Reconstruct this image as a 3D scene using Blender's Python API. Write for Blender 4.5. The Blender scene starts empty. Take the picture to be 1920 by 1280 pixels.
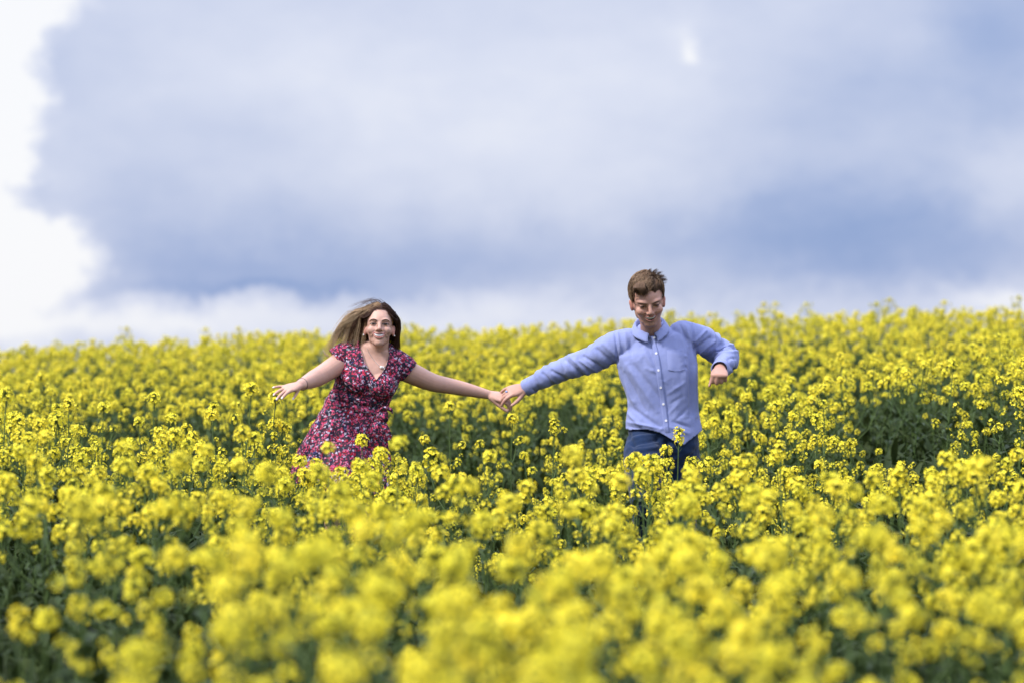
import bpy, math, random
import numpy as np
from mathutils import Vector, Matrix, noise
from mathutils.bvhtree import BVHTree
R = math.radians
scene = bpy.context.scene
COL = scene.collection

# ------------------------------------------------------------------ camera
FPX = 5333.0          # focal length in pixels of the 1920 px wide photograph (100 mm on 36 mm)
CAMZ = 1.46
HORY = 632.0
D0 = 13.5             # distance of the running couple
cd = bpy.data.cameras.new('camera'); cam = bpy.data.objects.new('camera', cd); COL.objects.link(cam)
cd.sensor_width = 36; cd.lens = 100; cd.clip_start = 0.1; cd.clip_end = 2000
cam.location = (0, 0, CAMZ); cam.rotation_euler = (R(90) - 8 / FPX, 0, 0)
cd.dof.use_dof = True; cd.dof.focus_distance = 13.4; cd.dof.aperture_fstop = 2.25
scene.camera = cam

def P(px, py, dy=0.0):
    """a point of the photograph at the couple's distance (+dy further away), in metres"""
    d = D0 + dy
    return np.array([(px - 960) * d / FPX, d, CAMZ - (py - HORY) * d / FPX])

# ------------------------------------------------------------------ colour management
scene.view_settings.view_transform = 'Standard'; scene.view_settings.look = 'None'
scene.view_settings.exposure = 0.14; scene.view_settings.gamma = 1.0
scene.view_settings.use_curve_mapping = False
scene.cycles.max_bounces = 6; scene.cycles.diffuse_bounces = 3; scene.cycles.transmission_bounces = 3
scene.cycles.transparent_max_bounces = 4; scene.cycles.glossy_bounces = 2

# ------------------------------------------------------------------ sun
SUN_EL, SUN_AZ = 47.0, -118.0     # azimuth measured from +Y (view direction) towards +X
sd = bpy.data.lights.new('sun', 'SUN'); sd.energy = 4.0; sd.angle = R(9); sd.color = (1.0, 0.955, 0.89)
sun = bpy.data.objects.new('sun', sd); COL.objects.link(sun)
sdir = Vector((math.sin(R(SUN_AZ)) * math.cos(R(SUN_EL)), math.cos(R(SUN_AZ)) * math.cos(R(SUN_EL)), math.sin(R(SUN_EL))))
sun.rotation_euler = (-sdir).to_track_quat('-Z', 'Y').to_euler()

# ------------------------------------------------------------------ world: Nishita sky behind a thick cloud deck
world = bpy.data.worlds.new('World'); scene.world = world; world.use_nodes = True
nt = world.node_tree; nt.nodes.clear()
def N(tree, kind, **kw):
    n = tree.nodes.new(kind)
    for k, v in kw.items():
        setattr(n, k, v)
    return n
def setin(tree, sock, v):
    if hasattr(v, 'is_linked') or hasattr(v, 'links'):
        tree.links.new(v, sock)
    else:
        sock.default_value = v
def M(tree, op, a, b=None, c=None, clamp=False):
    n = N(tree, 'ShaderNodeMath', operation=op); n.use_clamp = clamp
    for i, v in enumerate((a, b, c)):
        if v is not None: setin(tree, n.inputs[i], v)
    return n.outputs[0]
def VM(tree, op, a, b=None):
    n = N(tree, 'ShaderNodeVectorMath', operation=op)
    setin(tree, n.inputs[0], a)
    if b is not None: setin(tree, n.inputs[1], b)
    return n.outputs['Value'] if op in ('DOT_PRODUCT', 'LENGTH') else n.outputs[0]
tc = N(nt, 'ShaderNodeTexCoord'); sx = N(nt, 'ShaderNodeSeparateXYZ'); nt.links.new(tc.outputs['Generated'], sx.inputs[0])
yy = M(nt, 'MAXIMUM', M(nt, 'ABSOLUTE', sx.outputs[1]), 0.05)
uu = M(nt, 'DIVIDE', sx.outputs[0], yy); vv = M(nt, 'DIVIDE', sx.outputs[2], yy)
cmb = N(nt, 'ShaderNodeCombineXYZ'); nt.links.new(uu, cmb.inputs[0]); nt.links.new(vv, cmb.inputs[1])
P0 = cmb.outputs[0]
def warp_noise(scale, detail, rough, off):
    mp = N(nt, 'ShaderNodeMapping'); mp.inputs['Scale'].default_value = scale; mp.inputs['Location'].default_value = off
    nt.links.new(P0, mp.inputs[0])
    n = N(nt, 'ShaderNodeTexNoise'); n.inputs['Scale'].default_value = 1.0; n.inputs['Detail'].default_value = detail
    n.inputs['Roughness'].default_value = rough; nt.links.new(mp.outputs[0], n.inputs['Vector'])
    return n
wn = warp_noise((38, 48, 1), 9, .66, (3.1, 1.7, 0))
w1 = VM(nt, 'SUBTRACT', wn.outputs['Color'], (0.5, 0.5, 0.5))
warp = N(nt, 'ShaderNodeVectorMath', operation='MULTIPLY'); nt.links.new(w1, warp.inputs[0]); warp.inputs[1].default_value = (0.036, 0.028, 0)
PW = VM(nt, 'ADD', P0, warp.outputs[0])
def blob(px, py, rx, ry, amp, sharp=False):
    """a soft (or edged) patch of cloud brightness in a direction of the sky"""
    c = ((px - 960) / FPX, (HORY - py) / FPX, 0)
    d = VM(nt, 'SUBTRACT', PW, c)
    s = VM(nt, 'MULTIPLY', d, (FPX / rx, FPX / ry, 0))
    r2 = VM(nt, 'DOT_PRODUCT', s, s)
    if sharp:
        mr = N(nt, 'ShaderNodeMapRange', interpolation_type='SMOOTHERSTEP'); nt.links.new(r2, mr.inputs[0])
        mr.inputs[1].default_value = 0.52; mr.inputs[2].default_value = 1.55; mr.inputs[3].default_value = amp; mr.inputs[4].default_value = 0.0
        return mr.outputs[0]
    return M(nt, 'MULTIPLY', M(nt, 'EXPONENT', M(nt, 'MULTIPLY', r2, -0.7)), amp)
SKY_BLOBS = [
    (-75, 185, 158, 225, .45, True), (10, -30, 160, 105, .45, True), (0, 352, 60, 13, -.30, False), (-40, 480, 215, 90, .5, True), (-60, 300, 110, 330, .25, False), (40, 480, 150, 60, .2, False),
    (60, 610, 420, 48, .17, False), (120, 590, 300, 30, .14, False), (560, 606, 420, 34, .15, False), (960, 590, 230, 42, .09, False),
    (1870, 560, 110, 30, .36, False), (1250, 600, 330, 32, .14, False),
    (470, 538, 210, 14, -.28, False), (620, 500, 340, 50, -.15, False), (420, 515, 250, 40, -.08, False), (640, 400, 300, 60, -.05, False), (230, 400, 160, 80, -.12, False), (330, 470, 160, 60, -.14, False),
    (1560, 405, 230, 80, -.27, False), (1250, 480, 380, 60, -.18, False), (1750, 480, 330, 70, -.20, False), (1650, 200, 180, 120, -.10, False),
    (1900, 60, 130, 110, -.26, False), (1880, 200, 110, 90, -.10, False),
    (760, 170, 260, 120, .16, False), (1160, 170, 160, 150, .13, False), (1303, 98, 19, 20, .27, False), (1290, 60, 45, 60, .10, False),
    (1850, 330, 110, 60, .13, False), (110, 130, 60, 60, -.08, False), (930, 330, 180, 60, .08, False), (420, 260, 180, 60, -.04, False),
]
acc = 0.58
for b in SKY_BLOBS:
    acc = M(nt, 'ADD', blob(*b), acc)
cn = warp_noise((9, 16, 1), 6, .5, (0.3, 5.2, 0))
cn2 = warp_noise((34, 60, 1), 5, .55, (7.3, 2.2, 0))
acc = M(nt, 'ADD', M(nt, 'MULTIPLY', M(nt, 'SUBTRACT', cn.outputs[0], .5), .42), acc)
acc = M(nt, 'ADD', M(nt, 'MULTIPLY', M(nt, 'SUBTRACT', cn2.outputs[0], .5), .20), acc)
cr = N(nt, 'ShaderNodeValToRGB'); nt.links.new(acc, cr.inputs[0])
E = cr.color_ramp.elements
E[0].position = 0.0; E[0].color = (.21, .325, .62, 1)
E[1].position = 1.0; E[1].color = (.96, .965, 1.0, 1)
e = E.new(.28); e.color = (.37, .46, .72, 1)
e = E.new(.52); e.color = (.565, .625, .825, 1)
e = E.new(.74); e.color = (.72, .76, .91, 1)
sky = N(nt, 'ShaderNodeTexSky', sky_type='NISHITA'); sky.sun_disc = False
sky.sun_elevation = R(SUN_EL); sky.sun_rotation = R(SUN_AZ)
# the clouds cover almost the whole Nishita sky; both are given in units of a 0.1 strength background
clouds = N(nt, 'ShaderNodeMix', data_type='RGBA', blend_type='MULTIPLY'); clouds.inputs[0].default_value = 1
nt.links.new(cr.outputs[0], clouds.inputs[6]); clouds.inputs[7].default_value = (9.3, 9.3, 9.25, 1)
mixs = N(nt, 'ShaderNodeMix', data_type='RGBA'); mixs.inputs[0].default_value = .93
nt.links.new(sky.outputs[0], mixs.inputs[6]); nt.links.new(clouds.outputs[2], mixs.inputs[7])
# the cloud deck is brightened overhead, out of view, to light the flowers more
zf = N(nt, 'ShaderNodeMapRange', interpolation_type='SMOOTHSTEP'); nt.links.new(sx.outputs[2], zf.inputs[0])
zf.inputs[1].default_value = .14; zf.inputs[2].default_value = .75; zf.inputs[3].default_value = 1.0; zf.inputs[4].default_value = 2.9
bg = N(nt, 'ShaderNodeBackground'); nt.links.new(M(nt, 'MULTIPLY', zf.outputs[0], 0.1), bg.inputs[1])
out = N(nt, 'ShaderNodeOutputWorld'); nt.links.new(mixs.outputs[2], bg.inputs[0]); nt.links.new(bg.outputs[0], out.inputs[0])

# ------------------------------------------------------------------ materials
def mat(name, color, rough=.6, spec=.3, var=0.0, vscale=20, bump=0, bscale=80, transl=0, hue=None, attr=None, sss=0, objrand=0):
    m = bpy.data.materials.new(name); m.use_nodes = True; t = m.node_tree; t.nodes.clear()
    o = N(t, 'ShaderNodeOutputMaterial'); b = N(t, 'ShaderNodeBsdfPrincipled')
    b.inputs['Roughness'].default_value = rough; b.inputs['Specular IOR Level'].default_value = spec
    c = None
    if attr:
        a = N(t, 'ShaderNodeAttribute', attribute_name=attr); c = a.outputs['Color']
    tcn = N(t, 'ShaderNodeTexCoord')
    if var or hue:
        n = N(t, 'ShaderNodeTexNoise'); n.inputs['Scale'].default_value = vscale; n.inputs['Detail'].default_value = 4
        t.links.new(tcn.outputs['Object'], n.inputs['Vector'])
        mx = N(t, 'ShaderNodeMix', data_type='RGBA')
        mr = N(t, 'ShaderNodeMapRange'); t.links.new(n.outputs[0], mr.inputs[0]); mr.inputs[1].default_value = .3; mr.inputs[2].default_value = .7
        t.links.new(mr.outputs[0], mx.inputs[0])
        c2 = hue if hue else tuple(max(0, x * (1 - var)) for x in color[:3])
        if c is None:
            mx.inputs[6].default_value = (*color[:3], 1); mx.inputs[7].default_value = (*c2[:3], 1)
        else:
            g = N(t, 'ShaderNodeMix', data_type='RGBA', blend_type='MULTIPLY'); g.inputs[0].default_value = 1
            t.links.new(c, g.inputs[6]); g.inputs[7].default_value = (1 - var, 1 - var, 1 - var, 1)
            t.links.new(c, mx.inputs[6]); t.links.new(g.outputs[2], mx.inputs[7])
        c = mx.outputs[2]
    if objrand:
        oi = N(t, 'ShaderNodeObjectInfo'); hs = N(t, 'ShaderNodeHueSaturation')
        mr = N(t, 'ShaderNodeMapRange'); t.links.new(oi.outputs['Random'], mr.inputs[0]); mr.inputs[3].default_value = 1 - objrand; mr.inputs[4].default_value = 1 + objrand
        t.links.new(mr.outputs[0], hs.inputs['Value'])
        mh = N(t, 'ShaderNodeMapRange'); t.links.new(oi.outputs['Random'], mh.inputs[0]); mh.inputs[3].default_value = .5 + objrand * .06; mh.inputs[4].default_value = .5 - objrand * .06
        t.links.new(mh.outputs[0], hs.inputs['Hue'])
        if c is None: hs.inputs['Color'].default_value = (*color[:3], 1)
        else: t.links.new(c, hs.inputs['Color'])
        c = hs.outputs[0]
    if c is None: b.inputs['Base Color'].default_value = (*color[:3], 1)
    else: t.links.new(c, b.inputs['Base Color'])
    if bump:
        n2 = N(t, 'ShaderNodeTexNoise'); n2.inputs['Scale'].default_value = bscale; n2.inputs['Detail'].default_value = 3
        t.links.new(tcn.outputs['Object'], n2.inputs['Vector'])
        bp = N(t, 'ShaderNodeBump'); bp.inputs['Strength'].default_value = 1; bp.inputs['Distance'].default_value = bump
        t.links.new(n2.outputs[0], bp.inputs['Height']); t.links.new(bp.outputs[0], b.inputs['Normal'])
    if sss:
        b.inputs['Subsurface Weight'].default_value = sss; b.inputs['Subsurface Radius'].default_value = (.02, .008, .004); b.inputs['Subsurface Scale'].default_value = .4
    if transl:
        tr = N(t, 'ShaderNodeBsdfTranslucent')
        if c is None: tr.inputs[0].default_value = (*color[:3], 1)
        else: t.links.new(c, tr.inputs[0])
        ms = N(t, 'ShaderNodeMixShader'); ms.inputs[0].default_value = transl
        t.links.new(b.outputs[0], ms.inputs[1]); t.links.new(tr.outputs[0], ms.inputs[2]); t.links.new(ms.outputs[0], o.inputs[0])
    else:
        t.links.new(b.outputs[0], o.inputs[0])
    return m
PETAL = mat('petal_yellow', (.95, .77, .032), .55, .15, hue=(.96, .86, .085), vscale=60, transl=.24, objrand=.10)
BUD = mat('bud_green', (.20, .25, .035), .6, .2, var=.4, vscale=90, transl=.1)
STEM = mat('stem_green', (.095, .145, .035), .55, .2, hue=(.06, .10, .035), vscale=30, objrand=.15)
LEAF = mat('leaf_green', (.034, .060, .013), .5, .14, hue=(.050, .074, .030), vscale=18, transl=.22, objrand=.25, bump=.002, bscale=70)
UNDER = mat('undergrowth_green', (.022, .036, .008), .6, .12, hue=(.034, .050, .014), vscale=12, transl=.2, objrand=.3)
SOIL = mat('field_soil', (.045, .042, .025), .95, .1, hue=(.03, .05, .018), vscale=3, bump=.03, bscale=12)
SKIN = mat('skin', (.5, .3, .22), .5, .35, attr='tint', var=.10, vscale=35, sss=.12, bump=.0006, bscale=180)
HAIR = mat('hair', (.1, .05, .03), .5, .22, attr='tint', var=.25, vscale=120); HAIR.node_tree.nodes['Principled BSDF'].inputs['Specular IOR Level'].default_value = .12
TEETH = mat('teeth', (.92, .90, .86), .25, .5, var=.08, vscale=200)
EYEW = mat('eye_white', (.42, .37, .35), .2, .5, var=.1, vscale=80)
IRIS = mat('iris_dark', (.03, .018, .012), .15, .5, var=.3, vscale=300)
BROW = mat('brow_hair', (.045, .025, .017), .7, .2, var=.4, vscale=400)
LIP = mat('lip', (.42, .13, .12), .4, .4, var=.15, vscale=150)
METAL = mat('pale_metal', (.75, .68, .62), .25, .8, var=.1, vscale=200); METAL.node_tree.nodes['Principled BSDF'].inputs['Metallic'].default_value = .7
PEARL = mat('pearl', (.82, .78, .74), .15, .7, var=.06, vscale=200)
GEM = mat('blue_stone', (.25, .38, .70), .1, .8, var=.2, vscale=200)
BAND = mat('bracelet_cord', (.10, .08, .08), .5, .3, var=.3, vscale=300)
SHOE = mat('shoe_leather', (.05, .04, .035), .5, .4, var=.3, vscale=60, bump=.001, bscale=200)
BUTTON = mat('shirt_button', (.75, .74, .76), .3, .5, var=.08, vscale=300)

def cloth_mat(name, c1, c2, thread, bump, rough=.85):
    m = bpy.data.materials.new(name); m.use_nodes = True; t = m.node_tree; b = t.nodes['Principled BSDF']
    b.inputs['Roughness'].default_value = rough; b.inputs['Specular IOR Level'].default_value = .15
    b.inputs['Sheen Weight'].default_value = .15
    tcn = N(t, 'ShaderNodeTexCoord')
    n = N(t, 'ShaderNodeTexNoise'); n.inputs['Scale'].default_value = 7; n.inputs['Detail'].default_value = 6; n.inputs['Roughness'].default_value = .6
    n2 = N(t, 'ShaderNodeTexNoise'); n2.inputs['Scale'].default_value = thread; n2.inputs['Detail'].default_value = 2
    t.links.new(tcn.outputs['Object'], n.inputs['Vector']); t.links.new(tcn.outputs['Object'], n2.inputs['Vector'])
    mr = N(t, 'ShaderNodeMapRange'); t.links.new(n.outputs[0], mr.inputs[0]); mr.inputs[1].default_value = .35; mr.inputs[2].default_value = .65
    mx = N(t, 'ShaderNodeMix', data_type='RGBA'); t.links.new(mr.outputs[0], mx.inputs[0])
    mx.inputs[6].default_value = (*c1, 1); mx.inputs[7].default_value = (*c2, 1)
    mx2 = N(t, 'ShaderNodeMix', data_type='RGBA', blend_type='SOFT_LIGHT'); mx2.inputs[0].default_value = .5
    t.links.new(mx.outputs[2], mx2.inputs[6]); t.links.new(n2.outputs[0], mx2.inputs[7])
    t.links.new(mx2.outputs[2], b.inputs['Base Color'])
    # small creases
    wv = N(t, 'ShaderNodeTexNoise', noise_type='RIDGED_MULTIFRACTAL'); wv.inputs['Scale'].default_value = 16; wv.inputs['Detail'].default_value = 3
    wv.inputs['Distortion'].default_value = .6
    t.links.new(tcn.outputs['Object'], wv.inputs['Vector'])
    bp = N(t, 'ShaderNodeBump'); bp.inputs['Distance'].default_value = bump; t.links.new(wv.outputs[0], bp.inputs['Height'])
    bp2 = N(t, 'ShaderNodeBump'); bp2.inputs['Distance'].default_value = .0006; t.links.new(n2.outputs[0], bp2.inputs['Height'])
    t.links.new(bp.outputs[0], bp2.inputs['Normal']); t.links.new(bp2.outputs[0], b.inputs['Normal'])
    return m
SHIRT = cloth_mat('blue_oxford_cotton', (.215, .25, .475), (.245, .28, .51), 900, .0045)
JEANS = cloth_mat('dark_blue_denim', (.006, .017, .050), (.011, .028, .080), 700, .006)

def floral():
    m = bpy.data.materials.new('floral_print'); m.use_nodes = True; t = m.node_tree; b = t.nodes['Principled BSDF']
    b.inputs['Roughness'].default_value = .8; b.inputs['Specular IOR Level'].default_value = .15
    tcn = N(t, 'ShaderNodeTexCoord')
    nz = N(t, 'ShaderNodeTexNoise'); nz.inputs['Scale'].default_value = 60; nz.inputs['Detail'].default_value = 2
    t.links.new(tcn.outputs['Object'], nz.inputs['Vector'])
    dv = VM(t, 'MULTIPLY', VM(t, 'SUBTRACT', nz.outputs['Color'], (.5, .5, .5)), (.010, .010, .010))
    pv = VM(t, 'ADD', tcn.outputs['Object'], dv)
    vo = N(t, 'ShaderNodeTexVoronoi'); vo.inputs['Scale'].default_value = 76; t.links.new(pv, vo.inputs['Vector'])
    sep = N(t, 'ShaderNodeSeparateColor'); t.links.new(vo.outputs['Color'], sep.inputs[0])
    cr = N(t, 'ShaderNodeValToRGB'); cr.color_ramp.interpolation = 'CONSTANT'; pn = N(t, 'ShaderNodeTexNoise'); pn.inputs['Scale'].default_value = 30; pn.inputs['Detail'].default_value = 1; t.links.new(tcn.outputs['Object'], pn.inputs['Vector'])
    pm = N(t, 'ShaderNodeMapRange'); t.links.new(pn.outputs[0], pm.inputs[0]); pm.inputs[1].default_value = .36; pm.inputs[2].default_value = .64; pm.inputs[3].default_value = 0; pm.inputs[4].default_value = .5
    t.links.new(M(t, 'ADD', M(t, 'MULTIPLY', sep.outputs[0], .5), pm.outputs[0]), cr.inputs[0])
    pal = [(0, (.34, .012, .026)), (.13, (.42, .055, .095)), (.22, (.012, .018, .022)), (.30, (.22, .008, .02)), (.38, (.44, .18, .26)), (.45, (.37, .012, .03)),
           (.54, (.012, .014, .035)), (.61, (.36, .03, .08)), (.68, (.33, .30, .38)), (.76, (.03, .03, .12)), (.82, (.012, .02, .02)), (.88, (.24, .27, .31)), (.95, (.02, .05, .045))]
    el = cr.color_ramp.elements
    el[0].position, el[0].color = 0, (*pal[0][1], 1)
    el[1].position, el[1].color = pal[1][0], (*pal[1][1], 1)
    for p, c in pal[2:]:
        x = el.new(p); x.color = (*c, 1)
    # dark ground between the blossoms
    mr = N(t, 'ShaderNodeMapRange'); t.links.new(vo.outputs['Distance'], mr.inputs[0])
    mr.inputs[1].default_value = .42; mr.inputs[2].default_value = .60
    mx = N(t, 'ShaderNodeMix', data_type='RGBA'); t.links.new(mr.outputs[0], mx.inputs[0])
    t.links.new(cr.outputs[0], mx.inputs[6]); mx.inputs[7].default_value = (.030, .022, .036, 1)
    # blossom centres and tiny sprigs
    vo2 = N(t, 'ShaderNodeTexVoronoi'); vo2.inputs['Scale'].default_value = 130; t.links.new(pv, vo2.inputs['Vector'])
    s2 = N(t, 'ShaderNodeSeparateColor'); t.links.new(vo2.outputs['Color'], s2.inputs[0])
    cr2 = N(t, 'ShaderNodeValToRGB'); cr2.color_ramp.interpolation = 'CONSTANT'; t.links.new(s2.outputs[1], cr2.inputs[0])
    el = cr2.color_ramp.elements; el[0].color = (.01, .012, .03, 1); el[1].position = .4; el[1].color = (.48, .06, .14, 1)
    x = el.new(.8); x.color = (.45, .38, .48, 1)
    msk = M(t, 'GREATER_THAN', s2.outputs[0], .74)
    mx2 = N(t, 'ShaderNodeMix', data_type='RGBA'); t.links.new(msk, mx2.inputs[0]); t.links.new(mx.outputs[2], mx2.inputs[6]); t.links.new(cr2.outputs[0], mx2.inputs[7])
    t.links.new(mx2.outputs[2], b.inputs['Base Color'])
    wv = N(t, 'ShaderNodeTexNoise', noise_type='RIDGED_MULTIFRACTAL'); wv.inputs['Scale'].default_value = 18; wv.inputs['Detail'].default_value = 2
    t.links.new(tcn.outputs['Object'], wv.inputs['Vector'])
    bp = N(t, 'ShaderNodeBump'); bp.inputs['Distance'].default_value = .003; t.links.new(wv.outputs[0], bp.inputs['Height'])
    t.links.new(bp.outputs[0], b.inputs['Normal'])
    return m
FLORAL = floral()

# ------------------------------------------------------------------ helpers
def empty(name, loc, label=None, cat=None, group=None, rz=0):
    o = bpy.data.objects.new(name, None); COL.objects.link(o); o.location = loc; o.rotation_euler = (0, 0, rz)
    o.empty_display_size = .1
    if label: o['label'] = label
    if cat: o['category'] = cat
    if group: o['group'] = group
    return o
class MB:
    def __init__(s): s.v = []; s.f = []; s.m = []; s.n = 0
    def add(s, V, F, mi=0):
        V = np.asarray(V, float); s.v.append(V)
        for f in F: s.f.append(tuple(int(i) + s.n for i in f))
        s.m.extend([mi] * len(F)); s.n += len(V)
        return s
    def verts(s): return np.concatenate(s.v) if s.v else np.zeros((0, 3))
    def merge(s, o, mtx=None, mmap=None):
        V = o.verts()
        if mtx is not None:
            A = np.array(mtx); V = V @ A[:3, :3].T + A[:3, 3]
        n0 = s.n; s.v.append(V); s.n += len(V)
        s.f.extend(tuple(i + n0 for i in f) for f in o.f)
        s.m.extend(o.m if mmap is None else [mmap[i] for i in o.m])
        return s
    def mesh(s, name, mats, smooth=True):
        me = bpy.data.meshes.new(name); me.from_pydata(s.verts().tolist(), [], s.f)
        for m in mats: me.materials.append(m)
        me.polygons.foreach_set('material_index', s.m)
        me.polygons.foreach_set('use_smooth', [smooth] * len(s.f)); me.update()
        return me
def link(name, me, parent=None, **props):
    o = bpy.data.objects.new(name, me); COL.objects.link(o)
    if parent is not None:
        o.parent = parent
        o.matrix_parent_inverse = Matrix.Translation(parent.location).inverted() if parent.type == 'EMPTY' else Matrix.Identity(4)
    for k, v in props.items(): o[k] = v
    return o
def nrm(v):
    v = np.asarray(v, float); l = np.linalg.norm(v); return v / l if l > 1e-9 else v
def crom(K, sub):
    """Catmull-Rom through the rows of K"""
    K = np.asarray(K, float); k = len(K)
    if k < 3:
        t = np.linspace(0, 1, sub + 1)[:, None]; return K[0] * (1 - t) + K[-1] * t
    E = np.vstack([2 * K[0] - K[1], K, 2 * K[-1] - K[-2]]); o = []
    for i in range(k - 1):
        p0, p1, p2, p3 = E[i:i + 4]
        for j in range(sub):
            t = j / sub
            o.append(.5 * (2 * p1 + (p2 - p0) * t + (2 * p0 - 5 * p1 + 4 * p2 - p3) * t * t + (3 * p1 - p0 - 3 * p2 + p3) * t ** 3))
    o.append(K[-1]); return np.array(o)
def loft(C, A, B=None, side=(1, 0, 0), n=20, sub=4, cap=True, pw=2.0):
    """closed tube through C with half-widths A (along side) and B (across)"""
    B = A if B is None else B
    K = np.column_stack([np.asarray(C, float), A, B]); K = crom(K, sub)
    C, A, B = K[:, :3], np.maximum(K[:, 3], 1e-4), np.maximum(K[:, 4], 1e-4)
    T = np.gradient(C, axis=0); T /= np.linalg.norm(T, axis=1)[:, None] + 1e-12
    rings = []
    side = nrm(side); s_prev = side
    ang = np.linspace(0, 2 * math.pi, n, endpoint=False)
    ca, sa = np.cos(ang), np.sin(ang)
    ca = np.sign(ca) * np.abs(ca) ** (2 / pw); sa = np.sign(sa) * np.abs(sa) ** (2 / pw)
    def ring(c, t, s, a, b):
        u = np.cross(t, s); return c + np.outer(ca * a, s) + np.outer(sa * b, u)
    S = []
    for t in T:
        s = s_prev - t * np.dot(s_prev, t); s = nrm(s); S.append(s)
        s_prev = nrm(side * .15 + s * .85) if np.linalg.norm(np.cross(side, t)) > .3 else s
    for c, t, s, a, b in zip(C, T, S, A, B): rings.append(ring(c, t, s, a, b))
    if cap:
        r0 = min(A[0], B[0]); r1 = min(A[-1], B[-1])
        pre = [ring(C[0] - T[0] * r0 * math.sin(w), T[0], S[0], A[0] * math.cos(w), B[0] * math.cos(w)) for w in (1.35, .9, .45)]
        post = [ring(C[-1] + T[-1] * r1 * math.sin(w), T[-1], S[-1], A[-1] * math.cos(w), B[-1] * math.cos(w)) for w in (.45, .9, 1.35)]
        rings = pre + rings + post
    V = np.concatenate(rings); k = len(rings)
    F = [(i * n + j, i * n + (j + 1) % n, (i + 1) * n + (j + 1) % n, (i + 1) * n + j) for i in range(k - 1) for j in range(n)]
    if cap:
        F.append(tuple(range(n - 1, -1, -1))); F.append(tuple((k - 1) * n + j for j in range(n)))
    return V, F
def ball(c, r, nu=16, nv=10, rot=None):
    r = np.array([r] * 3 if np.isscalar(r) else r, float); V = [(0, 0, 1)]; F = []
    for i in range(1, nv):
        th = math.pi * i / nv
        for j in range(nu):
            ph = 2 * math.pi * j / nu; V.append((math.sin(th) * math.cos(ph), math.sin(th) * math.sin(ph), math.cos(th)))
    V.append((0, 0, -1)); L = len(V) - 1
    for j in range(nu): F.append((0, 1 + j, 1 + (j + 1) % nu))
    for i in range(nv - 2):
        for j in range(nu):
            a = 1 + i * nu; F.append((a + j, a + nu + j, a + nu + (j + 1) % nu, a + (j + 1) % nu))
    a = 1 + (nv - 2) * nu
    for j in range(nu): F.append((a + j, L, a + (j + 1) % nu))
    V = np.array(V) * r
    if rot is not None: V = V @ np.array(rot).T
    return V + np.asarray(c, float), F
def xf(VF, Mx):
    A = np.array(Mx); return VF[0] @ A[:3, :3].T + A[:3, 3], VF[1]
def remesh(mb, vox, smooth=2, lam=.5):
    """fuse all shells of mb into one continuous surface; returns verts, faces(list)"""
    me = bpy.data.meshes.new('tmp'); me.from_pydata(mb.verts().tolist(), [], mb.f); me.update()
    o = bpy.data.objects.new('tmp', me); COL.objects.link(o)
    md = o.modifiers.new('r', 'REMESH'); md.mode = 'VOXEL'; md.voxel_size = vox; md.adaptivity = 0
    dg = bpy.context.evaluated_depsgraph_get(); e = o.evaluated_get(dg); m2 = bpy.data.meshes.new_from_object(e)
    bpy.data.objects.remove(o); bpy.data.meshes.remove(me)
    nv = len(m2.vertices); V = np.empty(nv * 3); m2.vertices.foreach_get('co', V); V = V.reshape(-1, 3)
    Ed = np.empty(len(m2.edges) * 2, int); m2.edges.foreach_get('vertices', Ed); Ed = Ed.reshape(-1, 2)
    F = np.array([list(p.vertices) if len(p.vertices) == 4 else list(p.vertices) + [p.vertices[-1]] for p in m2.polygons])
    bpy.data.meshes.remove(m2)
    V = lap(V, Ed, smooth, lam)
    return V, F, Ed
def lap(V, Ed, it, lam=.5, mask=None):
    deg = np.bincount(Ed.ravel(), minlength=len(V)).astype(float)[:, None]; deg[deg == 0] = 1
    for k in range(it):
        for l in (lam, -lam * 1.03) if it > 3 else (lam,):
            S = np.zeros_like(V)
            for a in range(3):
                S[:, a] = np.bincount(Ed[:, 0], V[Ed[:, 1], a], len(V)) + np.bincount(Ed[:, 1], V[Ed[:, 0], a], len(V))
            dV = (S / deg - V) * l
            V = V + (dV if mask is None else dV * mask[:, None])
    return V
def vnormals(V, F):
    n = np.cross(V[F[:, 2]] - V[F[:, 0]], V[F[:, 3]] - V[F[:, 1]]); o = np.zeros_like(V)
    for k in range(4):
        for a in range(3): o[:, a] += np.bincount(F[:, k], n[:, a], len(V))
    return o / (np.linalg.norm(o, axis=1)[:, None] + 1e-12)
def mesh_from(V, F, name, mats, tint=None, mi=None):
    used = np.zeros(len(V), bool); used[F.ravel()] = True
    idx = np.cumsum(used) - 1; V2 = V[used]; F2 = idx[F]
    faces = [tuple(f) if f[2] != f[3] else tuple(f[:3]) for f in F2.tolist()]
    me = bpy.data.meshes.new(name); me.from_pydata(V2.tolist(), [], faces)
    for m in mats: me.materials.append(m)
    me.polygons.foreach_set('use_smooth', [True] * len(faces))
    if mi is not None: me.polygons.foreach_set('material_index', mi)
    if tint is not None:
        ca = me.color_attributes.new('tint', 'FLOAT_COLOR', 'POINT')
        T = np.ones((len(V2), 4)); T[:, :3] = tint[used]; ca.data.foreach_set('color', T.ravel())
    me.update(); return me
def topx(V):
    """picture coordinates of points, used to place seams where the photograph shows them"""
    return 960 + V[:, 0] * FPX / V[:, 1], HORY - (V[:, 2] - CAMZ) * FPX / V[:, 1]
def inpoly(x, y, poly):
    c = np.zeros(len(x), bool); n = len(poly); j = n - 1
    for i in range(n):
        xi, yi = poly[i]; xj, yj = poly[j]
        hit = ((yi > y) != (yj > y)) & (x < (xj - xi) * (y - yi) / (yj - yi + 1e-12) + xi)
        c ^= hit; j = i
    return c
def segdist(x, y, x0, y0, x1, y1):
    dx, dy = x1 - x0, y1 - y0; L = dx * dx + dy * dy + 1e-9
    t = np.clip(((x - x0) * dx + (y - y0) * dy) / L, 0, 1)
    return np.hypot(x - x0 - t * dx, y - y0 - t * dy), t
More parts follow.
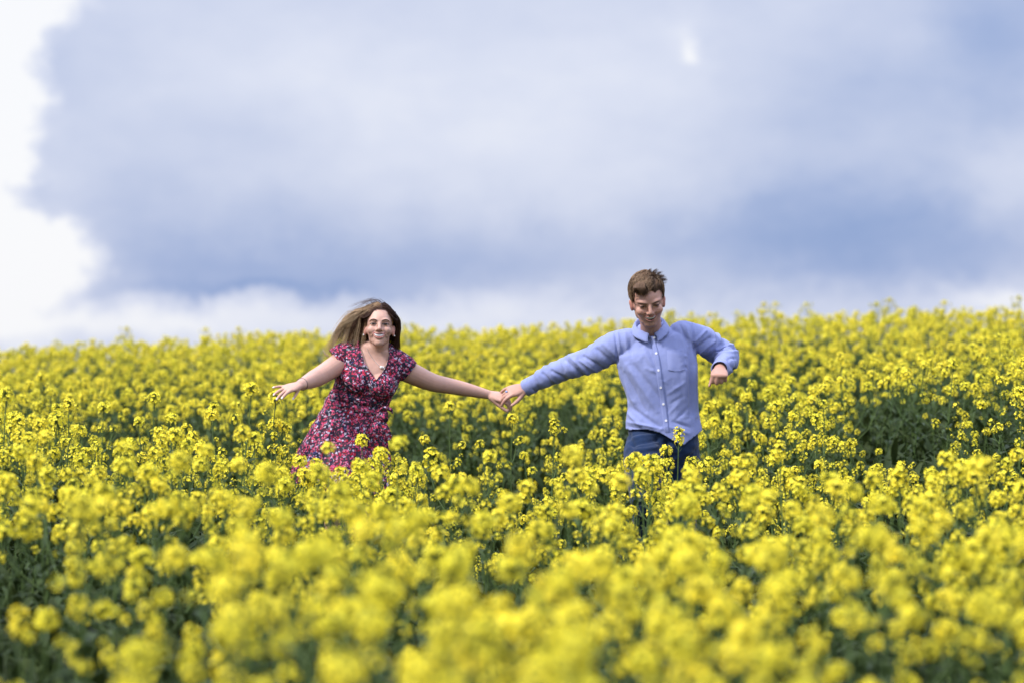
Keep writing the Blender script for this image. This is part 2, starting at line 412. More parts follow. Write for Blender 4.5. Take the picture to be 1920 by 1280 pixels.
def fbm(V, sc, off=0.0, octv=3):
    s = np.asarray(sc, float); Q = V * s + off
    return np.array([noise.fractal(q, 1.0, 2.0, octv) for q in Q.tolist()])

# ------------------------------------------------------------------ terrain
PXN = np.array([-1500, -300, 0, 300, 620, 900, 1240, 1500, 1700, 1920, 2300, 3500], float)
DN = np.array([0, 3.3, 5, 9, 13.5, 16.5, 24, 34, 39, 52, 90, 300, 900], float)
ZN = np.array([
    [0.03] * 12,
    [0.03] * 12,
    [.02, .02, .02, .05, .09, .09, .07, .06, .06, .06, .06, .06],
    [.10, .09, .08, .06, .03, .01, .00, .02, .04, .08, .1, .1],
    [.28, .26, .24, .20, .05, .00, .00, .05, .16, .30, .42, .5],
    [.22, .20, .14, .09, .06, .08, .12, .20, .32, .46, .55, .6],
    [.30, .28, .28, .30, .34, .36, .40, .484, .574, .64, .7, .75],
    [.42, .44, .463, .56, .655, .70, .795, .86, .885, .91, .93, .95],
    [.20, .22, .24, .33, .42, .46, .54, .60, .62, .64, .65, .65],
    [-.6] * 12, [-3.] * 12, [-14.] * 12, [-40.] * 12], float)
def ground(X, Y):
    X = np.atleast_1d(np.asarray(X, float)); Y = np.atleast_1d(np.asarray(Y, float))
    Yc = np.clip(Y, 0, 899.9); px = 960 + FPX * X / np.maximum(Yc, 4.5); px = np.clip(px, -1499, 3499)
    j = np.clip(np.searchsorted(DN, Yc, 'right') - 1, 0, len(DN) - 2); i = np.clip(np.searchsorted(PXN, px, 'right') - 1, 0, len(PXN) - 2)
    tx = (px - PXN[i]) / (PXN[i + 1] - PXN[i]); tx = tx * tx * (3 - 2 * tx)
    def row(r):
        r = np.clip(r, 0, len(DN) - 1); return ZN[r, i] * (1 - tx) + ZN[r, i + 1] * tx
    z0, z1, z2, z3 = row(j - 1), row(j), row(j + 1), row(j + 2)
    d0, d1, d2, d3 = DN[np.clip(j - 1, 0, 12)], DN[j], DN[j + 1], DN[np.clip(j + 2, 0, 12)]
    h = d2 - d1; t = (Yc - d1) / h
    m1 = np.where(j > 0, (z2 - z0) / np.maximum(d2 - d0, 1e-6), 0) * h; m2 = (z3 - z1) / np.maximum(d3 - d1, 1e-6) * h
    return (2 * t ** 3 - 3 * t ** 2 + 1) * z1 + (t ** 3 - 2 * t ** 2 + t) * m1 + (-2 * t ** 3 + 3 * t ** 2) * z2 + (t ** 3 - t ** 2) * m2
def build_ground():
    def ax(lo, hi, core0, core1, st):
        core = np.arange(core0, core1 + st, st); a = [core0]; s = st
        while a[-1] > lo: s *= 1.35; a.append(a[-1] - s)
        b = [core[-1]]; s = st
        while b[-1] < hi: s *= 1.35; b.append(b[-1] + s)
        return np.concatenate([a[:0:-1], core, b[1:]])
    xs = ax(-900, 900, -12, 12, .3); ys = ax(-300, 900, -3, 46, .3)
    XX, YY = np.meshgrid(xs, ys); Z = ground(XX.ravel(), YY.ravel())
    Z = Z + np.array([noise.noise((x * 1.7, y * 1.7, 0)) for x, y in zip(XX.ravel(), YY.ravel())]) * .02
    V = np.column_stack([XX.ravel(), YY.ravel(), Z]); nx = len(xs)
    F = np.array([(j * nx + i, j * nx + i + 1, (j + 1) * nx + i + 1, (j + 1) * nx + i) for j in range(len(ys) - 1) for i in range(nx - 1)])
    link('ground', mesh_from(V, F, 'ground', [SOIL]), kind='structure')
build_ground()
# ------------------------------------------------------------------ rapeseed plants
rng = random.Random(7)
def frame_to(d):
    return Vector(d).to_track_quat('Z', 'Y').to_matrix().to_4x4()
def stick(mb, pts, r0, r1, mi, k=4):
    V, F = loft(pts, np.linspace(r0, r1, len(pts)), n=k, sub=1, cap=False); mb.add(V, F, mi)
def petal_grid(L, W, curl):
    V = []
    for i, t in enumerate((0.0, .42, .80, 1.0)):
        w = W * (.16, .80, 1.0, .55)[i] * .5
        z = curl * (t ** 2) * L
        V += [(-w, t * L, z + .12 * w), (0, t * L * (1.0 if i < 3 else .97), z - .18 * w), (w, t * L, z + .12 * w)]
    F = [(i * 3 + j, i * 3 + j + 1, (i + 1) * 3 + j + 1, (i + 1) * 3 + j) for i in range(3) for j in range(2)]
    return np.array(V), F
def add_flower(mb, pos, d, size, rg, openness=1.0):
    Mx = Matrix.Translation(pos) @ frame_to(d) @ Matrix.Rotation(rg.uniform(0, 6.3), 4, 'Z')
    for k in range(4):
        V, F = petal_grid(size * rg.uniform(.9, 1.1), size * rg.uniform(.78, .95), -.25 + rg.uniform(-.2, .25) + (1 - openness) * 1.2)
        r = Matrix.Rotation(k * math.pi / 2 + rg.uniform(-.15, .15), 4, 'Z') @ Matrix.Rotation(R(rg.uniform(8, 32) + (1 - openness) * 40), 4, 'X')
        mb.merge(MB().add(V, F, 0), Mx @ r)
    V, F = ball((0, 0, size * .22), (size * .16, size * .16, size * .32), 5, 4); mb.merge(MB().add(V, F, 1), Mx)
def flower_head(seed, n, rad, height, flower, buds=11, pods=5):
    """a raceme: stalk, dome of four-petalled flowers, green buds in the middle, pods below. slots: petal, bud, stem"""
    rg = random.Random(seed); mb = MB()
    stick(mb, [(0, 0, -height * 1.3), (0, 0, 0), (0, 0, height * .55)], .0022, .0014, 2, 5)
    for i in range(n):
        f = (i + .5) / n; a = i * 2.39996 + rg.uniform(-.25, .25)
        el = R(-48 + 112 * f ** 1.05) + rg.uniform(-.12, .12)
        rr = rad * rg.uniform(.78, 1.10)
        z0 = -height * .45 + height * .9 * f
        tip = Vector((math.cos(a) * math.cos(el) * rr, math.sin(a) * math.cos(el) * rr, math.sin(el) * rr * height / rad * .82 + .002))
        base = Vector((0, 0, z0 * .8)); dr = (tip - base).normalized()
        stick(mb, [base, base.lerp(tip, .55) + Vector((0, 0, -.001)), tip], .0010, .0008, 2, 3)
        face = (dr + Vector((0, 0, rg.uniform(.0, .6)))).normalized()
        add_flower(mb, tip, face, flower * rg.uniform(.85, 1.12), rg, rg.uniform(.75, 1))
    for i in range(buds):
        a = i * 2.4; r = .0035 + .0052 * (i / buds) ** .5 * 1.7
        c = (math.cos(a) * r, math.sin(a) * r, height * .62 + .006 - r * .5 + rg.uniform(-.001, .002))
        V, F = ball(c, (.0021, .0021, .0038), 6, 4); mb.add(V, F, 1)
    for i in range(int(n * .9)):      # green sepals and young buds crowd round the stalk inside the flowers
        a = i * 2.39996; zz = -height * .35 + height * .95 * (i + .5) / (n * .9); rr = rad * rg.uniform(.20, .38)
        V, F = ball((math.cos(a) * rr, math.sin(a) * rr, zz), (.0026, .0026, .0045), 5, 4); mb.add(V, F, 2 if i % 3 else 1)
    for i in range(pods):
        a = rg.uniform(0, 6.3); z = -height * rg.uniform(.7, 1.5); L = rg.uniform(.018, .034)
        d = Vector((math.cos(a), math.sin(a), rg.uniform(.5, 1.1))).normalized()
        b = Vector((0, 0, z)); m = b + d * L * .45
        stick(mb, [b, m], .0007, .0007, 2, 3); stick(mb, [m, m + (d + Vector((0, 0, .3))).normalized() * L * .7], .0013, .0005, 2, 3)
    return mb
BIG = [flower_head(10 + i, n, r, h, .0100, buds=b) for i, (n, r, h, b) in enumerate([(27, .0290, .033, 12), (23, .0275, .034, 11), (30, .0315, .033, 13), (20, .0255, .030, 10), (26, .0275, .038, 10), (28, .0215, .052, 9), (15, .023, .026, 16)])]
SMALL = [flower_head(30 + i, n, r, h, .0085, buds=8, pods=3) for i, (n, r, h) in enumerate([(8, .018, .022), (12, .019, .026), (5, .014, .018), (15, .020, .030)])]
HEADS = BIG + SMALL

def add_leaf(mb, base, d, L, W, rg, droop=.5, mi=0, nseg=5, wavy=.12):
    d = Vector(d).normalized(); side = d.cross(Vector((0, 0, 1)))
    side = side.normalized() if side.length > 1e-3 else Vector((1, 0, 0))
    V = []; p = Vector(base); dirn = d.copy()
    for i in range(nseg + 1):
        t = i / nseg
        w = W * (math.sin(math.pi * min(1, t * .92 + .06)) ** .75) * (1 - .35 * t) * .5 + .0015
        w *= 1 + rg.uniform(-wavy, wavy) * 1.4
        up = side.cross(dirn).normalized()
        V += [p - side * w + up * w * .35 + up * rg.uniform(-1, 1) * w * wavy, p.copy(), p + side * w + up * w * .35 + up * rg.uniform(-1, 1) * w * wavy]
        p = p + dirn * (L / nseg); dirn = (dirn + Vector((0, 0, -droop / nseg * 1.6))).normalized()
    F = [(i * 3 + j, i * 3 + j + 1, (i + 1) * 3 + j + 1, (i + 1) * 3 + j) for i in range(nseg) for j in range(2)]
    mb.add([tuple(v) for v in V], F, mi)
def make_plant(seed, h, nb, nbig, ntwig, lean=.05, hero=False):
    rg = random.Random(seed); st = MB(); lf = MB(); hd = []
    la = rg.uniform(0, 6.3); lx, ly = math.cos(la) * lean, math.sin(la) * lean
    main = [Vector((lx * t * t + .006 * math.sin(t * 9 + seed), ly * t * t + .006 * math.cos(t * 7), h * t)) for t in np.linspace(0, 1, 8)]
    def at(t):
        f = t * 7; i = min(6, int(f)); return main[i].lerp(main[i + 1], f - i)
    stick(st, main, .0055, .0020, 0, 6)
    hd.append((rg.randrange(len(BIG)), Matrix.Translation(main[-1] + Vector((0, 0, .02))) @ Matrix.Rotation(rg.uniform(-.15, .15), 4, 'X') @ Matrix.Rotation(rg.uniform(0, 6), 4, 'Z')))
    a0 = rg.uniform(0, 6)
    for k in range(nb):
        t = .42 + .45 * (k + rg.random() * .6) / max(1, nb); a = a0 + k * 2.4 + rg.uniform(-.3, .3)
        p = at(t); top = h * rg.uniform(.80, 1.0) if k < nbig else h * rg.uniform(.58, .86)
        L = max(.09, top - p.z); sp = min(.20, L * rg.uniform(.45, .85))
        dx, dy = math.cos(a), math.sin(a)
        pts = [p, p + Vector((dx * sp * .55, dy * sp * .55, L * .30)), p + Vector((dx * sp * .85, dy * sp * .85, L * .66)), p + Vector((dx * sp, dy * sp, L))]
        stick(st, pts, .0032, .0014, 0, 4)
        tilt = Matrix.Rotation(rg.uniform(0, .5), 4, Vector((-dy, dx, 0)))
        hi = rg.randrange(len(BIG)) if k < nbig else len(BIG) + rg.randrange(len(SMALL))
        s = rg.uniform(.66, 1.08) if k < nbig else rg.uniform(.85, 1.1)
        hd.append((hi, Matrix.Translation(pts[-1] + Vector((0, 0, .015))) @ tilt @ Matrix.Rotation(rg.uniform(0, 6), 4, 'Z') @ Matrix.Scale(s, 4)))
        if not hero: add_leaf(lf, p, (dx, dy, .9), rg.uniform(.07, .12), rg.uniform(.018, .032), rg, .7)
        if rg.random() < .4:
            q = pts[1]; a2 = a + rg.uniform(-1.4, 1.4); e = q + Vector((math.cos(a2) * .05, math.sin(a2) * .05, rg.uniform(.06, .14)))
            stick(st, [q, q.lerp(e, .5) + Vector((math.cos(a2) * .012, math.sin(a2) * .012, 0)), e], .0016, .0010, 0, 3)
            hd.append((len(BIG) + rg.randrange(len(SMALL)), Matrix.Translation(e + Vector((0, 0, .01))) @ Matrix.Rotation(rg.uniform(0, 6), 4, 'Z') @ Matrix.Scale(rg.uniform(.7, 1), 4)))
    for k in range(ntwig):
        t = rg.uniform(.55, .93); a = rg.uniform(0, 6.3); p = at(t); e = p + Vector((math.cos(a) * rg.uniform(.03, .09), math.sin(a) * rg.uniform(.03, .09), rg.uniform(.04, .12)))
        stick(st, [p, e], .0014, .0008, 0, 3)
        hd.append((len(BIG) + rg.randrange(len(SMALL)), Matrix.Translation(e) @ Matrix.Rotation(rg.uniform(0, .6), 4, 'X') @ Matrix.Rotation(rg.uniform(0, 6), 4, 'Z') @ Matrix.Scale(rg.uniform(.55, .9), 4)))
    nl = 5 if hero else 15
    for k in range(nl):
        t = .04 + .68 * (k / nl) ** .9; a = k * 2.4 + rg.uniform(-.5, .5); p = at(min(.95, t)); s = 1.25 - t
        add_leaf(lf, p, (math.cos(a), math.sin(a), rg.uniform(.25, 1.0)), rg.uniform(.11, .20) * s, rg.uniform(.035, .065) * s, rg, rg.uniform(.5, 1.3), wavy=.22)
    return st, lf, hd
SPECS = [(.86, 4, 2, 3), (.90, 5, 3, 2), (.80, 5, 3, 3), (.94, 5, 3, 2), (.74, 4, 2, 3), (.88, 6, 4, 2), (.80, 5, 2, 4), (.96, 4, 1, 3), (.80, 5, 1, 6), (.72, 6, 1, 6)]
PL = [make_plant(100 + i, *s) for i, s in enumerate(SPECS)]
head_me = [h.mesh('flower_head', [PETAL, BUD, STEM]) for h in HEADS]

# positions: a jittered grid over the field, the sown rows are not seen
def in_frame(x, y, m=.06): return abs(x) < (960 * (1 + m)) / FPX * y
TRACK = [(P(655, 0)[0], .26), (P(1240, 0)[0], .26)]
spots = []; cell = .405
for iy in range(int(3.0 / cell), int(43 / cell)):
    for ix in range(-34, 35):
        x = (ix + rng.uniform(.05, .95)) * cell; y = (iy + rng.uniform(.05, .95)) * cell
        if abs(x) > .19 * y + 2.6: continue
        if any(y > D0 - .22 and (x - cx) ** 2 + ((y - D0) * .6) ** 2 < (r + .06) ** 2 for cx, r in TRACK): continue
        if any(abs(x - cx) < .16 and D0 - .2 < y < D0 + 1.5 for cx, r in TRACK): continue
        spots.append((x, y))
for i in range(22):      # the near crop stands thicker in front of the camera and to its right
    y = rng.uniform(4.6, 8.4); px = rng.uniform(430, 2050); spots.append(((px - 960) * y / FPX, y))
for i in range(13):      # crop right in front of the two
    y = rng.uniform(11.8, 13.25); px = rng.uniform(550, 770) if i % 3 < 2 else rng.uniform(1165, 1330); spots.append(((px - 960) * y / FPX, y))
def spot_props(x, y):
    px = 960 + FPX * x / y
    dens = .5 + .5 * noise.noise((x * .9, y * .5, 3.3))
    hs = 1.0 + .10 * noise.noise((x * 1.3, y * 1.3, 8.8)) + rng.uniform(-.07, .07)
    thin = 0.0
    if 11.6 < y < 16.5 and px > 760: thin = .55
    if 11.6 < y < 16.5 and px > 1330: thin = .62
    if 13.9 < y < 16.5 and px < 760: thin = .5
    if 14.3 < y < 19.0 and 120 < px < 1180: thin = .93
    if 19.0 <= y and rng.random() < .35: thin = .5
    if y < 6.2 and px < 380: thin = .55
    if y < 5.6 and px > 1560: thin = .55
    k = rng.choice([8, 9, 6, 4]) if rng.random() < thin else rng.randrange(8)
    if thin and rng.random() < thin: hs *= .80
    if y > 19:
        hs = .84 / SPECS[k][0] * rng.uniform(.93, 1.05)
        if y > 30 and rng.random() < (.10 if px > 1250 else .03): k = 8; hs = rng.uniform(1.10, 1.24)
    drop = (thin > .3 and rng.random() < (.5 if (px > 1330 or thin > .9) else .25))
    if 11.6 < y < D0 + .1 and (540 < px < 770 or 1150 < px < 1340):
        if rng.random() < .55: k = rng.randrange(6); drop = False
        zt = CAMZ - (rng.uniform(862, 912) - HORY) * y / FPX; hs = (zt - float(ground(x, y)[0])) / SPECS[k][0]
    elif 12.2 < y < D0 + .1 and 770 <= px <= 1150: hs *= .90
    return k, hs, drop
all_pl = []
for x, y in spots:
    k, s, drop = spot_props(x, y)
    if drop: continue
    z = float(ground(x, y)[0])
    top = HORY - (z + SPECS[k][0] * s - CAMZ) * FPX / y
    vis = in_frame(x, y, .01) and top < 1265
    all_pl.append((y, x, z, k, s, rng.uniform(0, 6.28), rng.uniform(-.07, .07), rng.uniform(-.07, .07), vis))
all_pl.sort()
N_IND = 275
indiv = [p for p in all_pl if p[8]][:N_IND]; iset = set(map(id, indiv)); rest = [p for p in all_pl if id(p) not in iset]
# ---- individual plants: empty > stem, foliage, flower_head ...
GROUPS = [
    (0, 7.2, -9e9, 9e9, 'tall rapeseed plant with large out of focus yellow flower heads in the nearest foreground', 'rapeseed plants in the blurred foreground'),
    (7.2, 10.6, -9e9, 960, 'softly blurred yellow rapeseed plant in the left middle foreground, in front of the woman', 'rapeseed plants left of centre before the couple'),
    (7.2, 10.6, 960, 9e9, 'softly blurred yellow rapeseed plant in the right middle foreground, in front of the man', 'rapeseed plants right of centre before the couple'),
    (10.6, 99, -9e9, 640, 'sharply focused yellow rapeseed plant in the dense band at the left, level with the woman', 'rapeseed plants in focus at the left'),
    (10.6, 99, 640, 1300, 'sharply focused yellow rapeseed plant between and just before the two runners', 'rapeseed plants in focus between the couple'),
    (10.6, 99, 1300, 9e9, 'sharply focused rapeseed plant among green leaves at the right of the man', 'rapeseed plants in focus at the right'),
]
protos = {}
def place_plant(k, loc, rot, s, label, group):
    if k not in protos:
        st, lf, hd = PL[k]
        protos[k] = (st.mesh('stem', [STEM]), lf.mesh('foliage', [LEAF]), hd)
    sm, lm, hd = protos[k]
    root = bpy.data.objects.new('rapeseed_plant', None); COL.objects.link(root); root.empty_display_size = .1
    root.location = loc; root.rotation_euler = rot; root.scale = (s, s, s)
    root['label'] = label; root['category'] = 'plant'
    if group: root['group'] = group
    for nm, me in (('stem', sm), ('foliage', lm)):
        o = bpy.data.objects.new(nm, me); COL.objects.link(o); o.parent = root
    for hi, mx in hd:
        o = bpy.data.objects.new('flower_head', head_me[hi]); COL.objects.link(o); o.parent = root; o.matrix_local = mx
    return root
for (y, x, z, k, s, rz, rx, ry, vis) in indiv:
    px = 960 + FPX * x / y
    for g in GROUPS:
        if g[0] <= y < g[1] and g[2] <= px < g[3]: break
    place_plant(k, (x, y, z), (rx, ry, rz), s, g[4], g[5])
# ---- plants that stand out in the photograph, each with its head where the picture has it: (px, py, distance, branches, big, twigs, label)
HEROES = [
    (289, 747, 13.6, 2, 0, 2, 'lone tall rapeseed plant rising above the left crop with one round yellow head with pods'),
    (399, 768, 13.5, 2, 0, 3, 'tall thin rapeseed plant with a loose yellow head, right of the tallest one'),
    (127, 758, 14.0, 2, 1, 2, 'rapeseed plant topping the left crop edge near the left border of the picture'),
    (515, 795, 13.6, 3, 1, 2, 'rapeseed plant with a small yellow head just left of the floral skirt'),
    (680, 826, 12.7, 1, 1, 1, 'sharp rapeseed plant with two yellow heads one above the other in front of the dress'),
    (618, 840, 10.2, 1, 0, 1, 'blurred rapeseed plant with a round yellow head before the left side of the skirt'),
    (748, 832, 9.4, 1, 0, 1, 'blurred rapeseed plant with a big round yellow head at the right edge of the skirt'),
    (1072, 857, 8.2, 1, 0, 0, 'blurred rapeseed plant with one big round head, alone between the two runners'),
    (1270, 817, 12.9, 4, 0, 3, 'thin twiggy rapeseed plant reaching up over the shirt tail and dark jeans'),
    (1248, 845, 12.8, 2, 1, 1, 'sharp rapeseed plant with twin yellow heads in front of the jeans'),
    (1192, 868, 12.2, 2, 1, 1, 'rapeseed plant with stacked yellow heads at the left leg of the jeans'),
    (1207, 888, 10.6, 1, 0, 1, 'blurred rapeseed plant with a round head low in front of the jeans'),
    (845, 762, 14.4, 3, 1, 2, 'tall rapeseed plant below her outstretched arm'),
    (960, 785, 13.9, 3, 1, 2, 'tall rapeseed plant with a neat yellow head below the joined hands'),
    (1037, 800, 13.6, 3, 1, 3, 'tall rapeseed plant with a yellow head left of the man\'s shirt hem'),
    (1913, 735, 13.6, 3, 1, 3, 'tall rapeseed plant with a dark stem at the right border of the picture'),
    (1545, 757, 14.6, 3, 1, 3, 'tall rapeseed plant standing out of the slope right of the man'),
    (1465, 845, 11.2, 1, 0, 1, 'slightly blurred rapeseed plant with one plump head right of the jeans'),
    (1690, 884, 10.4, 1, 0, 1, 'rapeseed plant with one blurred head over the leafy gap at the right'),
    (1797, 882, 9.8, 1, 0, 1, 'blurred rapeseed plant with an upright head at far right before the leafy gap'),
    (1832, 870, 9.2, 1, 0, 1, 'blurred rapeseed plant at the far right with the taller of two neighbouring heads'),
    (445, 870, 9.0, 2, 1, 1, 'blurred rapeseed plant left of the skirt with a large round head above the others'),
    (388, 845, 9.6, 2, 1, 1, 'blurred rapeseed plant with a large head left of the round one beside the skirt'),
]
for i, (px, py, d, nb, nbig, ntw, lab) in enumerate(HEROES):
    x = (px - 960) * d / FPX; ztop = CAMZ - (py - HORY) * d / FPX; z = float(ground(x, d)[0]); h = ztop - z - .02
    PL.append(make_plant(500 + i, h, nb, nbig, ntw, lean=.0, hero=True))
    k = len(PL) - 1
    place_plant(k, (x, d, z), (0, 0, 0), 1.0, lab, None)
# ---- the rest of the crop: one stuff object, instances of the same plants
def merged(k):
    st, lf, hd = PL[k]; mb = MB()
    mb.merge(st, None, [2] * 1); mb.merge(lf, None, [3])
    for hi, mx in hd: mb.merge(HEADS[hi], mx, [0, 1, 2])
    return mb.mesh('rapeseed_%d' % k, [PETAL, BUD, STEM, LEAF])
def weed(seed):
    rg = random.Random(seed); mb = MB()
    for i in range(26):
        a = rg.uniform(0, 6.3); r = rg.uniform(0, .14); b = (math.cos(a) * r, math.sin(a) * r, rg.uniform(0, .30))
        a2 = rg.uniform(0, 6.3)
        add_leaf(mb, b, (math.cos(a2), math.sin(a2), rg.uniform(.4, 2.2)), rg.uniform(.10, .24), rg.uniform(.016, .05), rg, rg.uniform(.2, 1.2), mi=0, wavy=.3)
    for i in range(7):
        a = rg.uniform(0, 6.3); b = Vector((math.cos(a) * .08, math.sin(a) * .08, 0)); stick(mb, [b, b + Vector((rg.uniform(-.08, .08), rg.uniform(-.08, .08), rg.uniform(.25, .5)))], .002, .001, 1, 3)
    return mb
def scatter(name, pts, meshes):
    """pts: (x, y, z, variant, scale, rx, ry, rz)"""
    A = np.array(pts, float); me = bpy.data.meshes.new(name); me.from_pydata(A[:, :3].tolist(), [], [])
    a = me.attributes.new('variant', 'INT', 'POINT'); a.data.foreach_set('value', A[:, 3].astype(int))
    a = me.attributes.new('size', 'FLOAT', 'POINT'); a.data.foreach_set('value', A[:, 4])
    a = me.attributes.new('turn', 'FLOAT_VECTOR', 'POINT'); a.data.foreach_set('vector', A[:, 5:8].ravel())
    o = link(name, me, kind='stuff')
    g = bpy.data.node_groups.new(name, 'GeometryNodeTree'); g.interface.new_socket('Geometry', in_out='INPUT', socket_type='NodeSocketGeometry'); g.interface.new_socket('Geometry', in_out='OUTPUT', socket_type='NodeSocketGeometry')
    gi = g.nodes.new('NodeGroupInput'); go = g.nodes.new('NodeGroupOutput')
    jn = g.nodes.new('GeometryNodeJoinGeometry')
    for k, m in enumerate(meshes):
        ip = g.nodes.new('GeometryNodeInstanceOnPoints')
        ob = bpy.data.objects.new(m.name, m)
        oi = g.nodes.new('GeometryNodeObjectInfo'); oi.inputs['Object'].default_value = ob; oi.inputs['As Instance'].default_value = True
        g.links.new(gi.outputs[0], ip.inputs['Points']); g.links.new(oi.outputs['Geometry'], ip.inputs['Instance'])
        va = g.nodes.new('GeometryNodeInputNamedAttribute'); va.data_type = 'INT'; va.inputs['Name'].default_value = 'variant'
        cp = g.nodes.new('FunctionNodeCompare'); cp.data_type = 'INT'; cp.operation = 'EQUAL'; g.links.new(va.outputs[0], cp.inputs[2]); cp.inputs[3].default_value = k
        g.links.new(cp.outputs[0], ip.inputs['Selection'])
        sa = g.nodes.new('GeometryNodeInputNamedAttribute'); sa.data_type = 'FLOAT'; sa.inputs['Name'].default_value = 'size'; g.links.new(sa.outputs[0], ip.inputs['Scale'])
        ra = g.nodes.new('GeometryNodeInputNamedAttribute'); ra.data_type = 'FLOAT_VECTOR'; ra.inputs['Name'].default_value = 'turn'; g.links.new(ra.outputs[0], ip.inputs['Rotation'])
        g.links.new(ip.outputs[0], jn.inputs[0])
    g.links.new(jn.outputs[0], go.inputs[0])
    md = o.modifiers.new('scatter', 'NODES'); md.node_group = g
    return o
scatter('rapeseed_crop', [(x, y, z, k, s, rx, ry, rz) for (y, x, z, k, s, rz, rx, ry, vis) in rest], [merged(k) for k in range(10)])
wp = []; c2 = .21
for iy in range(int(3.0 / c2), int(40 / c2)):
    for ix in range(-50, 51):
        x = (ix + rng.random()) * c2; y = (iy + rng.random()) * c2
        if abs(x) > .19 * y + 2.2 or (y > 22 and rng.random() < .7): continue
        if any((x - cx) ** 2 + ((y - D0) * .6) ** 2 < r ** 2 for cx, r in TRACK): continue
        wp.append((x, y, float(ground(x, y)[0]) - .01, rng.randrange(4), rng.uniform(.8, 1.35), 0, 0, rng.uniform(0, 6.3)))
scatter('undergrowth', wp, [weed(900 + i).mesh('weed_%d' % i, [UNDER, STEM]) for i in range(4)])

# ------------------------------------------------------------------ people
def PP(L): return np.array([P(*q) for q in L])
def limb(mb, L, rad, side=(0, 1, 0), n=18, sub=4, flat=None):
    A = np.array(rad, float); B = A * (np.array(flat) if flat is not None else 1)
    V, F = loft(PP(L), A, B, side, n, sub); mb.add(V, F)
def rotv(v, axis, ang):
    return np.array(Matrix.Rotation(ang, 3, Vector(axis)) @ Vector(v))
def hand(mb, w, d, back, scale, curls, splay, thumb, tips=None, palm_tilt=0):
    """w wrist, d pointing direction, back of hand normal; the thumb sits on +t. curls: (mcp, pip, dip) per finger index..little"""
    d = nrm(d); back = nrm(np.asarray(back, float) - d * np.dot(back, d)); t = thumb['side'] * np.cross(d, back)
    k = scale
    C = [w - d * .02 * k, w + d * .012 * k, w + d * .045 * k, w + d * .080 * k]
    V, F = loft(C, np.array([.026, .029, .039, .040]) * k, np.array([.019, .018, .0165, .0125]) * k, t, 18, 4, pw=2.3); mb.add(V, F)
    base = [.029, .0095, -.0105, -.029]; ln = [.072, .080, .074, .058]; rr = [.0088, .0090, .0085, .0076]; out = []
    for i in range(4):
        b = w + d * (.080 - .004 * abs(i - 1)) * k + t * base[i] * k + back * .001
        f = rotv(d, back, -thumb['side'] * R(splay[i])); ax = nrm(np.cross(f, back)); pts = [b - f * .014 * k, b]; ang = 0; p = b
        for sgm, c in zip((.46, .30, .24), curls[i]):
            ang += R(c); dd = rotv(f, ax, -ang); p = p + dd * ln[i] * sgm * k; pts.append(p)
        r = rr[i] * k
        V, F = loft(pts, [r * 1.1, r * 1.12, r, r * .93, r * .78], None, t, 12, 3); mb.add(V, F); out.append((pts[-1] , nrm(rotv(back, ax, -ang)), nrm(pts[-1] - pts[-2])))
    b = w + d * .018 * k + t * .020 * k - back * .004; k = k * thumb.get('len', 1)
    d1 = nrm(d * thumb['along'] + t * thumb['out'] - back * thumb['down']); p1 = b + d1 * .046 * k
    d2 = nrm(d1 + d * thumb.get('bend', .2) - back * thumb.get('bdown', 0)); p2 = p1 + d2 * .034 * k; p3 = p2 + nrm(d2 + d * thumb.get('bend', .2)) * .026 * k
    V, F = loft([b - d1 * .01, b, p1, p2, p3], np.array([.013, .0155, .0118, .0102, .0085]) * k, None, back, 12, 3); mb.add(V, F)
    out.append((p3, back, nrm(p3 - p2)))
    return out
def head_parts(mb, Mh, p):
    def E(c, r, rot=None): mb.add(*xf(ball(c, r, 28, 18, rot), Mh))
    def T(L, r, side=(1, 0, 0), n=12): mb.add(*xf(loft(L, r, None, side, n, 5), Mh))
    jw = p.get('jaw', 1.0)
    E((0, .014, .034), (.0745, .094, .080)); E((0, -.022, .016), (.0640, .0690, .068)); E((0, -.030, -.030), (.0610, .0565, .055))
    E((0, .000, -.020), (.0700, .060, .050)); E((0, -.034, -.058), (.0500 * jw, .0510, .042)); E((0, -.030, -.078), (.0470 * jw, .0530, .034)); E((0, -.058, -.092), (.030 * jw, .0260, .0235))
    for s in (-1, 1):
        E((s * .043 * jw, .000, -.053), (.017, .034, .036))
        E((s * .037, -.0600, -.029), (.0255, .0240, .0230))      # cheeks pushed up by the smile
        E((s * .031, -.0728, -.0005), (.0155, .0115, .0120))     # eyelid volume
        E((s * .0135, -.0945, -.0325), (.0076, .0085, .0066))    # wing of the nose
        R2 = np.array(Matrix.Rotation(R(s * -16), 3, 'Z') @ Matrix.Rotation(R(10), 3, 'X'))
        E((s * .0735, .006, -.024), (.0085, .0165, .0290), R2); E((s * .0785, .010, -.012), (.0060, .0150, .0165), R2)
        T([(s * .050, -.060, .018), (s * .036, -.0775, .0215), (s * .018, -.0835, .0180), (s * .006, -.0825, .013)], [.0075, .0090, .0092, .0080])
        T([(s * .023, -.080, -.030), (s * .034, -.0745, -.043), (s * .039, -.064, -.060)], [.0060, .0075, .005])
    T([(0, -.080, .016), (0, -.0865, .004), (0, -.0955, -.010), (0, -.1035, -.023)], [.0080, .0082, .0088, .0104])
    E((0, -.1045, -.0275), (.0122, .0108, .0100)); E((0, -.099, -.0355), (.0065, .0085, .0050))
    mw, my, mo = p['mouth']      # half-width, z of the line, opening
    T([(-mw, -.0745, my + .006), (-mw * .55, -.0865, my - .0015), (0, -.0915, my - .002), (mw * .55, -.0865, my - .0015), (mw, -.0745, my + .006)], [.0022, .0038, .0044, .0038, .0022])
    T([(-mw, -.0745, my + .005), (-mw * .6, -.0845, my - mo * .72), (0, -.0885, my - mo), (mw * .6, -.0845, my - mo * .72), (mw, -.0745, my + .005)], [.0024, .0044, .0054, .0044, .0024])
